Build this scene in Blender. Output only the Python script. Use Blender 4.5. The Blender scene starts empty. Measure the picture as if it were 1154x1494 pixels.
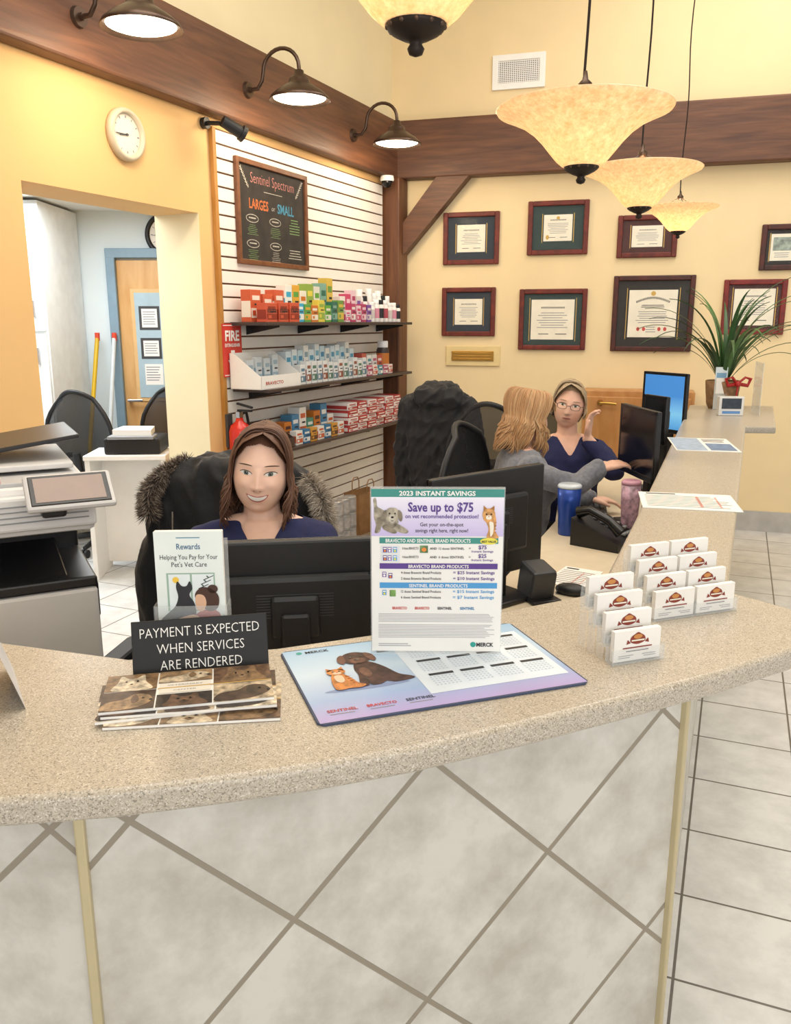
import bpy, bmesh, math, random
import numpy as np
from mathutils import Vector, Matrix, noise
from mathutils.bvhtree import BVHTree
random.seed(7)
V=Vector; pi=math.pi
def rad(a): return math.radians(a)
# ---------------- camera ----------------
H=1.6; F=1200.0; PT=rad(13); cp,sp=math.cos(PT),math.sin(PT)
scn=bpy.context.scene
cam=bpy.data.cameras.new('camera'); co=bpy.data.objects.new('camera',cam); scn.collection.objects.link(co)
cam.sensor_fit='VERTICAL'; cam.sensor_height=36; cam.lens=36*F/1494; cam.clip_start=.02
co.location=(0,0,H); co.rotation_euler=(pi/2-PT,0,0); scn.camera=co
try: scn.view_settings.view_transform='Standard'
except Exception: pass
def ray(u,v):
    x=(u-577)/F; z=(747-v)/F
    return V((x,cp+z*sp,-sp+z*cp))
def at_z(u,v,z):
    r=ray(u,v); t=(z-H)/r.z; return V((r.x*t,r.y*t,z))
def at_y(u,v,Y):
    r=ray(u,v); t=Y/r.y; return V((r.x*t,Y,H+r.z*t))
C0=V((-.03,7.12,0)); EB=V((.959,-.2834,0)).normalized(); NB=V((EB.y,-EB.x,0)); 
EL=V((-.42,-.907,0)).normalized(); NL=V((-EL.y,EL.x,0))
RB=math.degrees(math.atan2(EB.y,EB.x)); RL=math.degrees(math.atan2(-EL.y,-EL.x))
def hit(u,v,E,N,off):
    r=ray(u,v); p0=C0+N*off; t=(p0.dot(N))/(r.dot(N)); p=r*t
    return (p-C0).dot(E), H+p.z
def bs(u,v,off=0): return hit(u,v,EB,NB,off)
def ls(u,v,off=0): return hit(u,v,EL,NL,off)
def Bp(s,z,off=0): q=C0+EB*s+NB*off; return V((q.x,q.y,z))
def Lp(s,z,off=0): q=C0+EL*s+NL*off; return V((q.x,q.y,z))
# ---------------- materials ----------------
def lin(h):
    h=h.lstrip('#'); o=[]
    for i in (0,2,4):
        c=int(h[i:i+2],16)/255; o.append(c/12.92 if c<=.04045 else ((c+.055)/1.055)**2.4)
    return o
MC={}
def nt_new(name):
    m=bpy.data.materials.new(name); m.use_nodes=True; nt=m.node_tree; b=nt.nodes['Principled BSDF']; return m,nt,b
def N(nt,t,**k):
    n=nt.nodes.new(t)
    for a,b in k.items(): setattr(n,a,b)
    return n
def pm(hx,rough=.5,metal=0,var=.05,scale=12,bump=0,emit=0,alpha=1,trans=0,stretch=None,coat=0,sheen=0,sss=0):
    key=(hx,rough,metal,var,scale,bump,emit,alpha,trans,stretch,coat,sheen,sss)
    if key in MC: return MC[key]
    m,nt,b=nt_new('mat_'+hx.strip('#')); c=lin(hx); L=nt.links
    tc=N(nt,'ShaderNodeTexCoord'); no=N(nt,'ShaderNodeTexNoise'); no.inputs['Scale'].default_value=scale; no.inputs['Detail'].default_value=4
    if stretch:
        mp=N(nt,'ShaderNodeMapping'); mp.inputs['Scale'].default_value=stretch
        L.new(tc.outputs['Object'],mp.inputs['Vector']); L.new(mp.outputs[0],no.inputs['Vector'])
    else: L.new(tc.outputs['Object'],no.inputs['Vector'])
    cr=N(nt,'ShaderNodeValToRGB'); cr.color_ramp.elements[0].position=.3; cr.color_ramp.elements[1].position=.7
    cr.color_ramp.elements[0].color=[max(0,x*(1-var)) for x in c]+[1]; cr.color_ramp.elements[1].color=[min(1,x*(1+var)) for x in c]+[1]
    L.new(no.outputs['Fac'],cr.inputs['Fac']); L.new(cr.outputs['Color'],b.inputs['Base Color'])
    b.inputs['Roughness'].default_value=rough; b.inputs['Metallic'].default_value=metal
    if emit:
        L.new(cr.outputs['Color'],b.inputs['Emission Color']); b.inputs['Emission Strength'].default_value=emit
    if alpha<1: b.inputs['Alpha'].default_value=alpha
    if trans: b.inputs['Transmission Weight'].default_value=trans
    if coat: b.inputs['Coat Weight'].default_value=coat
    if sheen: b.inputs['Sheen Weight'].default_value=sheen
    if sss:
        b.inputs['Subsurface Weight'].default_value=sss; b.inputs['Subsurface Radius'].default_value=(1,.35,.2); b.inputs['Subsurface Scale'].default_value=.006
    if bump:
        bp=N(nt,'ShaderNodeBump'); bp.inputs['Strength'].default_value=bump; bp.inputs['Distance'].default_value=.01
        L.new(no.outputs['Fac'],bp.inputs['Height']); L.new(bp.outputs[0],b.inputs['Normal'])
    MC[key]=m; return m
def tile_mat(name,size,mort,c1,c2,grout,rot45,xz,rough=.35):
    m,nt,b=nt_new(name); L=nt.links
    tc=N(nt,'ShaderNodeTexCoord'); sx=N(nt,'ShaderNodeSeparateXYZ'); cx=N(nt,'ShaderNodeCombineXYZ'); mp=N(nt,'ShaderNodeMapping')
    L.new(tc.outputs['Object'],sx.inputs[0]); L.new(sx.outputs[0],cx.inputs[0]); L.new(sx.outputs[2 if xz else 1],cx.inputs[1])
    if rot45: mp.inputs['Rotation'].default_value=(0,0,pi/4)
    L.new(cx.outputs[0],mp.inputs['Vector'])
    br=N(nt,'ShaderNodeTexBrick'); br.offset=0; br.squash=1
    br.inputs['Scale'].default_value=1; br.inputs['Brick Width'].default_value=size; br.inputs['Row Height'].default_value=size
    br.inputs['Mortar Size'].default_value=mort; br.inputs['Mortar Smooth'].default_value=.3
    L.new(mp.outputs[0],br.inputs['Vector'])
    n1=N(nt,'ShaderNodeTexNoise'); n1.inputs['Scale'].default_value=6; n1.inputs['Detail'].default_value=9; n1.inputs['Roughness'].default_value=.65
    L.new(tc.outputs['Object'],n1.inputs['Vector'])
    r1=N(nt,'ShaderNodeValToRGB'); r1.color_ramp.elements[0].position=.36; r1.color_ramp.elements[1].position=.60
    r1.color_ramp.elements[0].color=lin(c1)+[1]; r1.color_ramp.elements[1].color=lin(c2)+[1]
    L.new(n1.outputs['Fac'],r1.inputs['Fac'])
    L.new(r1.outputs[0],br.inputs['Color1']); L.new(r1.outputs[0],br.inputs['Color2']); br.inputs['Mortar'].default_value=lin(grout)+[1]
    L.new(br.outputs['Color'],b.inputs['Base Color'])
    bp=N(nt,'ShaderNodeBump'); bp.invert=True; bp.inputs['Strength'].default_value=.5; bp.inputs['Distance'].default_value=.003
    L.new(br.outputs['Fac'],bp.inputs['Height']); L.new(bp.outputs[0],b.inputs['Normal'])
    b.inputs['Roughness'].default_value=rough
    return m
def speckle_mat():
    m,nt,b=nt_new('counter_laminate'); L=nt.links
    tc=N(nt,'ShaderNodeTexCoord'); vo=N(nt,'ShaderNodeTexVoronoi'); vo.inputs['Scale'].default_value=640
    L.new(tc.outputs['Object'],vo.inputs['Vector'])
    sx=N(nt,'ShaderNodeSeparateColor'); L.new(vo.outputs['Color'],sx.inputs[0])
    r=N(nt,'ShaderNodeValToRGB'); r.color_ramp.interpolation='CONSTANT'
    e=r.color_ramp.elements; e[0].position=0; e[0].color=lin('8A8275')+[1]; e[1].position=.11; e[1].color=lin('AAA090')+[1]
    for p,c in ((.32,'B7AC9C'),(.60,'BFB5A5'),(.84,'C6BCAE'),(.95,'D6CFC4')):
        x=e.new(p); x.color=lin(c)+[1]
    L.new(sx.outputs[0],r.inputs['Fac']); L.new(r.outputs[0],b.inputs['Base Color'])
    b.inputs['Roughness'].default_value=.3; return m
def wood_mat(name,a,c,sc=(1.2,14,14),rough=.5):
    m,nt,b=nt_new(name); L=nt.links
    tc=N(nt,'ShaderNodeTexCoord'); mp=N(nt,'ShaderNodeMapping'); mp.inputs['Scale'].default_value=sc
    n=N(nt,'ShaderNodeTexNoise'); n.inputs['Scale'].default_value=2; n.inputs['Detail'].default_value=9; n.inputs['Distortion'].default_value=.6
    L.new(tc.outputs['Object'],mp.inputs[0]); L.new(mp.outputs[0],n.inputs['Vector'])
    r=N(nt,'ShaderNodeValToRGB'); r.color_ramp.elements[0].position=.3; r.color_ramp.elements[1].position=.7
    r.color_ramp.elements[0].color=lin(a)+[1]; r.color_ramp.elements[1].color=lin(c)+[1]
    L.new(n.outputs['Fac'],r.inputs[0]); L.new(r.outputs[0],b.inputs['Base Color']); b.inputs['Roughness'].default_value=rough
    bp=N(nt,'ShaderNodeBump'); bp.inputs['Strength'].default_value=.25; bp.inputs['Distance'].default_value=.01
    L.new(n.outputs['Fac'],bp.inputs['Height']); L.new(bp.outputs[0],b.inputs['Normal'])
    return m
def glass_shade_mat():
    m,nt,b=nt_new('alabaster_glass'); L=nt.links
    tc=N(nt,'ShaderNodeTexCoord'); n=N(nt,'ShaderNodeTexNoise'); n.inputs['Scale'].default_value=60; n.inputs['Detail'].default_value=7; n.inputs['Roughness'].default_value=.75
    L.new(tc.outputs['Object'],n.inputs['Vector'])
    r=N(nt,'ShaderNodeValToRGB'); r.color_ramp.elements[0].position=.32; r.color_ramp.elements[1].position=.64
    r.color_ramp.elements[0].color=lin('E4BD8C')+[1]; r.color_ramp.elements[1].color=lin('F8E7C9')+[1]
    L.new(n.outputs['Fac'],r.inputs[0])
    tr=N(nt,'ShaderNodeBsdfTranslucent'); L.new(r.outputs[0],tr.inputs['Color']); L.new(r.outputs[0],b.inputs['Base Color'])
    b.inputs['Roughness'].default_value=.25
    L.new(r.outputs[0],b.inputs['Emission Color']); b.inputs['Emission Strength'].default_value=.25
    mx=N(nt,'ShaderNodeMixShader'); mx.inputs[0].default_value=.6
    L.new(b.outputs[0],mx.inputs[1]); L.new(tr.outputs[0],mx.inputs[2]); L.new(mx.outputs[0],nt.nodes['Material Output'].inputs[0])
    return m
WH=pm('F4F2EE',.5,0,.02); BK=pm('17171A',.45,0,.1); BKG=pm('0E0E10',.25,0,.05); GR=pm('8A8C90',.5,0,.04); DG=pm('3A3B3F',.5)
CHR=pm('C8C8CA',.22,1,.02); RED=pm('C9382E',.5); WOODD=wood_mat('beam_wood','4E3022','70482F'); MAHOG=wood_mat('frame_wood','4E160E','762819',(8,8,8),.5)
MAPLE=wood_mat('maple_wood','C9975A','DBB078',(6,6,1.5),.4); BRASS=pm('B8904A',.3,1,.05); PAP=pm('F1EFEA',.6,0,.01)
INK=pm('2B2B30',.6,0,.02); GIN=pm('8E8E94',.6,0,.02); ACR=pm('EEF3F5',.05,0,.01,alpha=.16)
# ---------------- mesh builder ----------------
class MB:
    def __init__(s): s.v=[];s.f=[];s.m=[];s.sm=[];s.mats=[];s.M=Matrix()
    def mi(s,mat):
        if mat not in s.mats: s.mats.append(mat)
        return s.mats.index(mat)
    def add(s,vs,fs,mat,M=None,smooth=False):
        T=s.M@M if M is not None else s.M
        o=len(s.v); s.v+=[tuple(T@V(p)) for p in vs]; k=s.mi(mat)
        for f in fs: s.f.append([i+o for i in f]); s.m.append(k); s.sm.append(smooth)
    def box(s,c,sz,mat,bev=0,M=None,seg=2):
        bm=bmesh.new(); bmesh.ops.create_cube(bm,size=1)
        for v in bm.verts: v.co=V((v.co.x*sz[0],v.co.y*sz[1],v.co.z*sz[2]))
        if bev: bmesh.ops.bevel(bm,geom=bm.edges[:],offset=min(bev,min(sz)*.45),segments=seg,profile=.5,affect='EDGES')
        T=Matrix.Translation(c); T=T if M is None else T@M
        bm.verts.index_update()
        s.add([v.co for v in bm.verts],[[v.index for v in f.verts] for f in bm.faces],mat,T,False); bm.free()
    def loft(s,rings,mat,smooth=True,caps=True,closed=False):
        n=len(rings[0]); vs=[p for r in rings for p in r]; fs=[]
        K=len(rings); 
        for i in range(K if closed else K-1):
            a=i*n; b=((i+1)%K)*n
            for j in range(n): k=(j+1)%n; fs.append([a+j,a+k,b+k,b+j])
        s.add(vs,fs,mat,None,smooth)
        if caps and not closed:
            s.add(rings[0],[list(range(n))[::-1]],mat); s.add(rings[-1],[list(range(n))],mat)
    def cyl(s,p1,p2,r1,r2=None,seg=20,mat=None,caps=True,smooth=True):
        r2=r1 if r2 is None else r2; s.tube([p1,p2],[r1,r2],seg,mat,caps)
    def tube(s,path,r,seg,mat,caps=True,flat=1,up=None,closed=False):
        P=[V(p) for p in path]; n=len(P); R=r if isinstance(r,(list,tuple)) else [r]*n; rings=[]
        t0=(P[1]-P[0]).normalized(); u=V(up) if up is not None else (V((0,0,1)) if abs(t0.z)<.9 else V((1,0,0)))
        for i in range(n):
            if closed: t=(P[(i+1)%n]-P[i-1])
            else: t=(P[min(i+1,n-1)]-P[max(i-1,0)])
            t.normalize(); u=(u-t*u.dot(t))
            if u.length<1e-6: u=t.orthogonal()
            u.normalize(); w=t.cross(u)
            rings.append([P[i]+u*math.cos(2*pi*j/seg)*R[i]*flat+w*math.sin(2*pi*j/seg)*R[i] for j in range(seg)])
        s.loft(rings,mat,True,caps,closed)
    def lathe(s,prof,seg,mat,c=(0,0,0),smooth=True,caps=False,sx=1,sy=1):
        c=V(c); rings=[[c+V((r*math.cos(2*pi*j/seg)*sx,r*math.sin(2*pi*j/seg)*sy,z)) for j in range(seg)] for r,z in prof]
        s.loft(rings,mat,smooth,caps)
    def ball(s,c,r,mat,seg=16,M=None):
        if not isinstance(r,(tuple,list)): r=(r,r,r)
        n=seg//2+1; vs=[(0,0,r[2])]; fs=[]
        for i in range(1,n):
            a=pi*i/n
            for j in range(seg): b=2*pi*j/seg; vs.append((r[0]*math.sin(a)*math.cos(b),r[1]*math.sin(a)*math.sin(b),r[2]*math.cos(a)))
        vs.append((0,0,-r[2])); e=len(vs)-1
        for j in range(seg): fs.append([0,1+j,1+(j+1)%seg]); q=1+(n-2)*seg; fs.append([e,q+(j+1)%seg,q+j])
        for i in range(n-2):
            for j in range(seg): k=(j+1)%seg; a=1+i*seg; fs.append([a+j,a+seg+j,a+seg+k,a+k])
        T=Matrix.Translation(V(c)); T=T if M is None else T@M
        s.add(vs,fs,mat,T,True)
    def caps2(s,p1,r1,p2,r2,mat): s.cyl(p1,p2,r1,r2,16,mat); s.ball(p1,r1,mat); s.ball(p2,r2,mat)
    def prism(s,pts,z0,z1,mat,M=None):
        n=len(pts); vs=[(p[0],p[1],z0) for p in pts]+[(p[0],p[1],z1) for p in pts]
        fs=[list(range(n))[::-1],list(range(n,2*n))]+[[i,(i+1)%n,n+(i+1)%n,n+i] for i in range(n)]
        s.add(vs,fs,mat,M)
    def grid(s,fn,nu,nv,mat,smooth=True):
        vs=[fn(i/nu,j/nv) for i in range(nu+1) for j in range(nv+1)]
        fs=[[i*(nv+1)+j,(i+1)*(nv+1)+j,(i+1)*(nv+1)+j+1,i*(nv+1)+j+1] for i in range(nu) for j in range(nv)]
        s.add(vs,fs,mat,None,smooth)
    def mesh(s,name,recalc=True):
        me=bpy.data.meshes.new(name); me.from_pydata(s.v,[],s.f)
        for m in s.mats: me.materials.append(m)
        me.polygons.foreach_set('material_index',s.m); me.polygons.foreach_set('use_smooth',s.sm)
        me.update()
        if recalc:
            bm=bmesh.new(); bm.from_mesh(me); bmesh.ops.recalc_face_normals(bm,faces=bm.faces[:]); bm.to_mesh(me); bm.free()
        return me
def put(o,parent=None,label=None,cat=None,group=None,kind=None,loc=None,rz=None):
    scn.collection.objects.link(o)
    if loc is not None: o.location=loc
    if rz is not None: o.rotation_euler=(0,0,rad(rz))
    if parent: o.parent=parent
    if label: o['label']=label
    if cat: o['category']=cat
    if group: o['group']=group
    if kind: o['kind']=kind
    return o
def mk(name,mb,parent=None,**k):
    return put(bpy.data.objects.new(name,mb.mesh(name) if isinstance(mb,MB) else mb),parent,**k)
def emp(name,**k):
    o=bpy.data.objects.new(name,None); o.empty_display_size=.05; return put(o,**k)
def dup(root,loc=None,rz=None,label=None,scale=None):
    def rec(o,par):
        n=o.copy(); scn.collection.objects.link(n)
        if par: n.parent=par
        for c in list(o.children): rec(c,n)
        return n
    n=rec(root,None)
    if loc is not None: n.location=loc
    if rz is not None: n.rotation_euler=(0,0,rad(rz))
    if label: n['label']=label
    if scale: n.scale=(scale,)*3
    return n
TXC={}
def textmesh(st,bold):
    k=(st,bold)
    if k in TXC: return TXC[k]
    c=bpy.data.curves.new('t','FONT'); c.body=st; c.resolution_u=2; c.offset=bold
    o=bpy.data.objects.new('t',c); scn.collection.objects.link(o); bpy.context.view_layer.update()
    dg=bpy.context.evaluated_depsgraph_get(); me=bpy.data.meshes.new_from_object(o.evaluated_get(dg))
    vs=[tuple(v.co) for v in me.vertices]; fs=[list(p.vertices) for p in me.polygons]
    bpy.data.objects.remove(o); bpy.data.curves.remove(c); bpy.data.meshes.remove(me)
    x0=min([v[0] for v in vs] or [0]); x1=max([v[0] for v in vs] or [1])
    TXC[k]=(vs,fs,x0,x1); return TXC[k]
VERT=Matrix.Rotation(pi/2,4,'X')
class CV:
    def __init__(s,mb,M,w,h,W,Hh): s.mb=mb;s.M=M;s.w=w;s.h=h;s.W=W;s.H=Hh
    def p(s,x,y,l): return (x/s.W*s.w, s.h-y/s.H*s.h, .0003*l)
    def poly(s,pts,mat,l=1): s.mb.add([s.p(x,y,l) for x,y in pts],[list(range(len(pts)))],mat,s.M)
    def rect(s,x0,y0,x1,y1,mat,l=1): s.poly([(x0,y1),(x1,y1),(x1,y0),(x0,y0)],mat,l)
    def ell(s,cx,cy,rx,ry,mat,l=1,rot=0,n=20):
        r=rad(rot); s.poly([(cx+rx*math.cos(a)*math.cos(r)-ry*math.sin(a)*math.sin(r),cy+rx*math.cos(a)*math.sin(r)+ry*math.sin(a)*math.cos(r)) for a in [2*pi*i/n for i in range(n)]],mat,l)
    def text(s,x,y,st,size,mat,al='L',bold=0,fit=None,l=3):
        vs,fs,x0,x1=textmesh(st,bold); k=size/s.H*s.h; kx=k
        if fit: kx=(fit/s.W*s.w)/(x1-x0)
        w=(x1-x0)*kx; px=x/s.W*s.w; px-= {'L':0,'C':w/2,'R':w}[al]; py=s.h-y/s.H*s.h
        s.mb.add([(px+(a-x0)*kx,py+b*k,.0003*l) for a,b,c in vs],fs,mat,s.M)
    def lines(s,x0,y0,x1,y1,n,mat,th=.35,l=2,jit=.2,center=False):
        d=(y1-y0)/n
        for i in range(n):
            w=(x1-x0)*(1-random.random()*jit); a=x0+((x1-x0)-w)/2 if center else x0
            s.rect(a,y0+i*d,a+w,y0+i*d+d*th,mat,l)
# ================= ROOM =================
PB=pm('ECD6AA',.85,0,.03,3); PU=pm('EADBB4',.85,0,.03,3); PL=pm('E3B97E',.8,0,.03,3); PR=pm('F0E3BE',.8,0,.02,3)  # lower left wall is made more orange, lamplight put into its colour
mb=MB()
mb.box((3.2,.1,2.3),(6.6,.2,4.6),PB)
mk('wall_back',mb,kind='structure',loc=C0,rz=RB)
T=.31
mb=MB()
def lb(s0,s1,z0,z1,m): mb.box((-(s0+s1)/2,T/2,(z0+z1)/2),(s1-s0,T,z1-z0),m)
lb(0,2.53,0,2.9,PL); lb(3.73,6.2,0,2.9,PL); lb(2.53,3.73,2.19,2.9,PL); lb(0,6.2,2.9,4.6,PU)
mb.box((-2.5315,T/2,1.095),(.004,T-.002,2.19),PR)
mk('wall_left',mb,kind='structure',loc=C0,rz=RL)
mb=MB(); mb.box((3.2,-.06,2.925),(6.6,.12,.43),WOODD,.012); mk('trim_1',mb,kind='structure',loc=C0,rz=RB)
mb=MB(); mb.box((-3.05,-.05,2.925),(6.3,.10,.43),WOODD,.012); mk('trim_2',mb,kind='structure',loc=C0,rz=RL)
mb=MB(); mb.box((-.1,-.075,1.355),(.17,.15,2.71),wood_mat('post_wood','563220','734A2E',(14,14,1.2)),.01); mk('trim_3',mb,kind='structure',loc=C0,rz=RL)
mb2=MB(); 
vs=[(.06,-.13,2.05),(.06,-.13,2.29),(.40,-.13,2.71),(.66,-.13,2.71),(.06,-.01,2.05),(.06,-.01,2.29),(.40,-.01,2.71),(.66,-.01,2.71)]
mb2.add(vs,[[0,3,2,1],[4,5,6,7],[0,4,7,3],[1,2,6,5],[0,1,5,4],[3,7,6,2]],WOODD); mk('trim_4',mb2,kind='structure',loc=C0,rz=RB)
FT=tile_mat('floor_tiles',.335,.0042,'C8C8C7','DEDEDD','66625C',False,False,.3)
mb=MB(); mb.box((0,0,-.05),(26,26,.1),FT); mk('floor',mb,kind='structure',loc=(.821,2.052,0),rz=-22.3)
mb=MB(); mb.box((.5,2.5,4.65),(13,14,.1),pm('EFE3C4',.9)); mk('ceiling',mb,kind='structure')
mb=MB(); mb.box((3.2,-.008,.08),(6.4,.016,.16),pm('B5B1AB',.4,0,.12,9)); mk('baseboard_back',mb,kind='structure',loc=C0,rz=RB)
# back room
BRW=pm('DDE8EC',.8,0,.02,3)
mb=MB(); mb.box((-2.6,6.62,1.25),(4.0,.1,2.5),BRW); mk('wall_far',mb,kind='structure')
mb=MB(); mb.box((-4.55,5.0,1.25),(.1,3.4,2.5),BRW); mk('wall_side',mb,kind='structure')
mb=MB(); mb.prism([(-4.5,3.3),(-1.9,3.65),(-.75,6.57),(-4.5,6.57)],2.42,2.5,pm('F3F5F3',.8)); mk('ceiling_annex',mb,kind='structure')
D=emp('door_1',kind='structure',loc=(-1.72,6.57,0))
BLU=pm('7F9AAD',.45)
mb=MB()
for x in (-.45,.45): mb.box((x,-.03,1.04),(.07,.07,2.08),BLU,.006)
mb.box((0,-.03,2.11),(.97,.07,.07),BLU,.006); mk('door_frame',mb,D)
mb=MB(); mb.box((0,-.015,1.03),(.83,.03,2.06),MAPLE,.004)
mb.box((-.12,-.033,1.42),(.40,.012,.86),pm('DDB680',.4),.004); mb.box((-.12,-.041,1.42),(.34,.006,.80),pm('A9C0CC',.1),.002)
cv=CV(mb,Matrix.Translation((-.26,-.0445,1.1))@VERT,.2,.62,10,31)
cv.rect(0,0,8,9,DG,1); cv.rect(1,1,7,8,PAP,2); cv.lines(1.5,2,6.5,7.5,6,GIN,l=3); cv.rect(0,12,8,20,DG,1); cv.rect(1,13,7,19,PAP,2); cv.lines(1.5,14,6.5,18.5,5,GIN,l=3); cv.rect(1,22,8,30,PAP,1)
cv.lines(1.5,23,7,29,6,GIN,l=3)
mb.cyl((-.37,-.03,1.0),(-.37,-.09,1.0),.012,None,10,CHR); mb.box((-.32,-.09,1.0),(.12,.015,.02),CHR,.004)
mk('door_leaf',mb,D)
D=emp('storage_cabinet',label='tall white storage cabinet in the staff annex',cat='cabinet',loc=(-2.80,6.2,0))
mb=MB(); mb.box((0,0,1.2),(.78,.7,2.4),pm('E6EAEA',.5),.004); mk('cabinet_body',mb,D)
for z0,z1 in ((.1,1.52),(1.54,2.36)):
    mb=MB(); mb.box((0,-.362,(z0+z1)/2),(.76,.02,z1-z0),pm('EAEEEE',.45),.004); d=mk('cabinet_door',mb,D)
    mb=MB(); mb.box((.32,-.385,(z0+.15 if z0>1 else z1-.15)),(.015,.025,.12),CHR,.004); mk('handle',mb,d)
# ================= lamps =================
GS=glass_shade_mat(); IRON=pm('2A211C',.5,.6,.15,30); BRZ=pm('5B4A40',.35,.8,.1,20)
def area(name,loc,rot,sz,pw,col):
    l=bpy.data.lights.new(name,'AREA'); l.shape='RECTANGLE'; l.size=sz[0]; l.size_y=sz[1]; l.energy=pw; l.color=col
    o=bpy.data.objects.new(name,l); o.location=loc; o.rotation_euler=rot; scn.collection.objects.link(o); return o
def point(name,loc,pw,col,r=.04,parent=None):
    l=bpy.data.lights.new(name,'POINT'); l.energy=pw; l.color=col; l.shadow_soft_size=r
    o=bpy.data.objects.new(name,l); o.location=loc; scn.collection.objects.link(o)
    if parent: o.parent=parent
    return o
def pendant():
    D=emp('pendant_lamp',label='mottled cream glass bowl pendant lamp on a dark cord',cat='lamp',group='pendant lamps over the counter')
    mb=MB(); q=.80
    outer=[(.038,-.178),(.050,-.172),(.066,-.156),(.084,-.130),(.104,-.100),(.128,-.070),(.160,-.042),(.198,-.020),(.222,-.008),(.226,0)]
    inner=[(r-.005,z+.004) for r,z in outer[::-1]]
    mb.lathe([(r,z*q) for r,z in outer+inner],56,GS); mk('lamp_shade',mb,D)
    mb=MB(); mb.lathe([(r,z*q-.002) for r,z in [(.002,-.225),(.010,-.221),(.013,-.212),(.009,-.204),(.012,-.199),(.02,-.196),(.036,-.186),(.042,-.180),(.046,-.170),(.040,-.168),(.01,-.172)]],28,IRON)
    for i in range(12):
        a=2*pi*i/12; mb.ball((.042*math.cos(a),.042*math.sin(a),-.178*q),.004,BRZ,8)
    mk('finial',mb,D)
    mb=MB(); mb.cyl((0,0,-.14),(0,0,.0),.006,None,10,BRZ)
    for i in range(3):
        a=2*pi*i/3+.4; mb.tube([(.2*math.cos(a),.2*math.sin(a),-.012),(.1*math.cos(a),.1*math.sin(a),.012),(.012*math.cos(a),.012*math.sin(a),.05)],.0022,8,BRZ)
    mb.lathe([(.004,.04),(.016,.045),(.018,.06),(.008,.07),(.004,.09)],16,BRZ); mk('hanger',mb,D)
    mb=MB(); mb.tube([(.005*math.sin(i*.9),.004*math.cos(i*.7),.08+i*(2.43-.08)/24) for i in range(25)],.0035,8,IRON); mk('cord',mb,D)
    mb=MB(); mb.ball((0,0,-.05),(.026,.026,.034),pm('FFF3D8',.4,0,.01,emit=6),14); mk('bulb',mb,D)
    return D
P0=pendant()
pl=[(.03,1.34,2.165),(.486,2.3,2.135),(.925,3.30,2.16),(1.47,4.5,2.18)]
P0.location=pl[0]
for i,p in enumerate(pl):
    if i: dup(P0,p,i*40,scale=(1,1,.98,.86)[i])
    point('pendant_light',(p[0],p[1],p[2]-.065),15,(1,.83,.60),.03)
def barn():
    D=emp('wall_lamp',label='dark bronze gooseneck barn lamp mounted on the timber beam',cat='lamp',group='gooseneck lamps along the beam')
    mb=MB(); mb.cyl((0,0,0),(0,-.02,0),.05,.045,20,BRZ); mb.cyl((0,-.02,0),(0,-.04,0),.018,None,12,BRZ); mk('wall_plate',mb,D)
    mb=MB()
    pts=[(0,-.03,0),(0,-.08,.0),(0,-.115,.04)]+[(0,-.255+.13*math.cos(a),.09+.12*math.sin(a)) for a in [i/12*pi for i in range(13)]]+[(0,-.385,.06)]
    mb.tube(pts,.012,12,BRZ); mk('gooseneck_arm',mb,D)
    mb=MB(); prof=[(.018,.075),(.028,.07),(.03,.045),(.05,.035),(.062,.02),(.066,0),(.10,-.022),(.145,-.05),(.178,-.078),(.19,-.10)]
    mb.lathe([(r,z) for r,z in prof]+[(r-.004,z-.002) for r,z in prof[::-1]],44,BRZ,(0,-.385,0)); mk('lamp_shade',mb,D)
    mb=MB(); mb.lathe([(.001,-.094),(.14,-.094),(.162,-.086),(.001,-.076)],30,pm('FFF2DA',.4,0,.01,emit=7),(0,-.385,0)); mk('bulb',mb,D)
    return D
W0=barn(); W0.scale=(.9,.9,.9)
for i,s in enumerate((.87,2.16,3.43)):
    p=Lp(s,2.89,.10)
    if i==0: W0.location=p; W0.rotation_euler=(0,0,rad(RL))
    else: dup(W0,p,RL)
    q=Lp(s,2.765,.446); point('barn_light',q,15,(1,.80,.55),.1)
# ================= wall items =================
def frame_rect(u0,v0,u1,v1):
    s0,z0=bs(u0,(v1)); s1,z1=bs(u1,v0); return (s0+s1)/2,(z0+z1)/2,abs(s1-s0),abs(z1-z0)
NAVY=pm('1C2836',.95); GRN=pm('1E3634',.95); MARO=pm('451A16',.95); BKM=pm('1A110D',.95); GOLD=pm('C9A24A',.4,.3); CREAM=pm('EEE7D4',.6)
fr=[(647,308,730,387,NAVY,'E',.60,0),(769,291,861,373,GRN,'E',.56,1),(899,312,991,377,MARO,'E',.62,0),(1106,326,1176,395,BKM,'P',.72,0),
    (645,419,724,490,NAVY,'E',.62,0),(756,421,858,510,GRN,'E',.74,0),(890,401,1016,512,BKM,'E',.68,2),(1050,407,1150,488,MARO,'E',.78,0)]
labs=['framed certificate with navy mat in mahogany frame','framed certificate with green mat and gold seal','framed certificate with maroon mat in dark frame','dark-framed certificate with a small photograph',
 'mahogany-framed certificate with navy mat, lower row','wide framed diploma with dark teal mat','large dark-framed diploma with red seals and ornate heading','red-framed certificate behind the potted plant']
REDW=wood_mat('red_frame','5E1210','84241C',(8,8,8),.5); DKW=wood_mat('dark_frame','34130C','552014',(8,8,8),.5)
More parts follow.
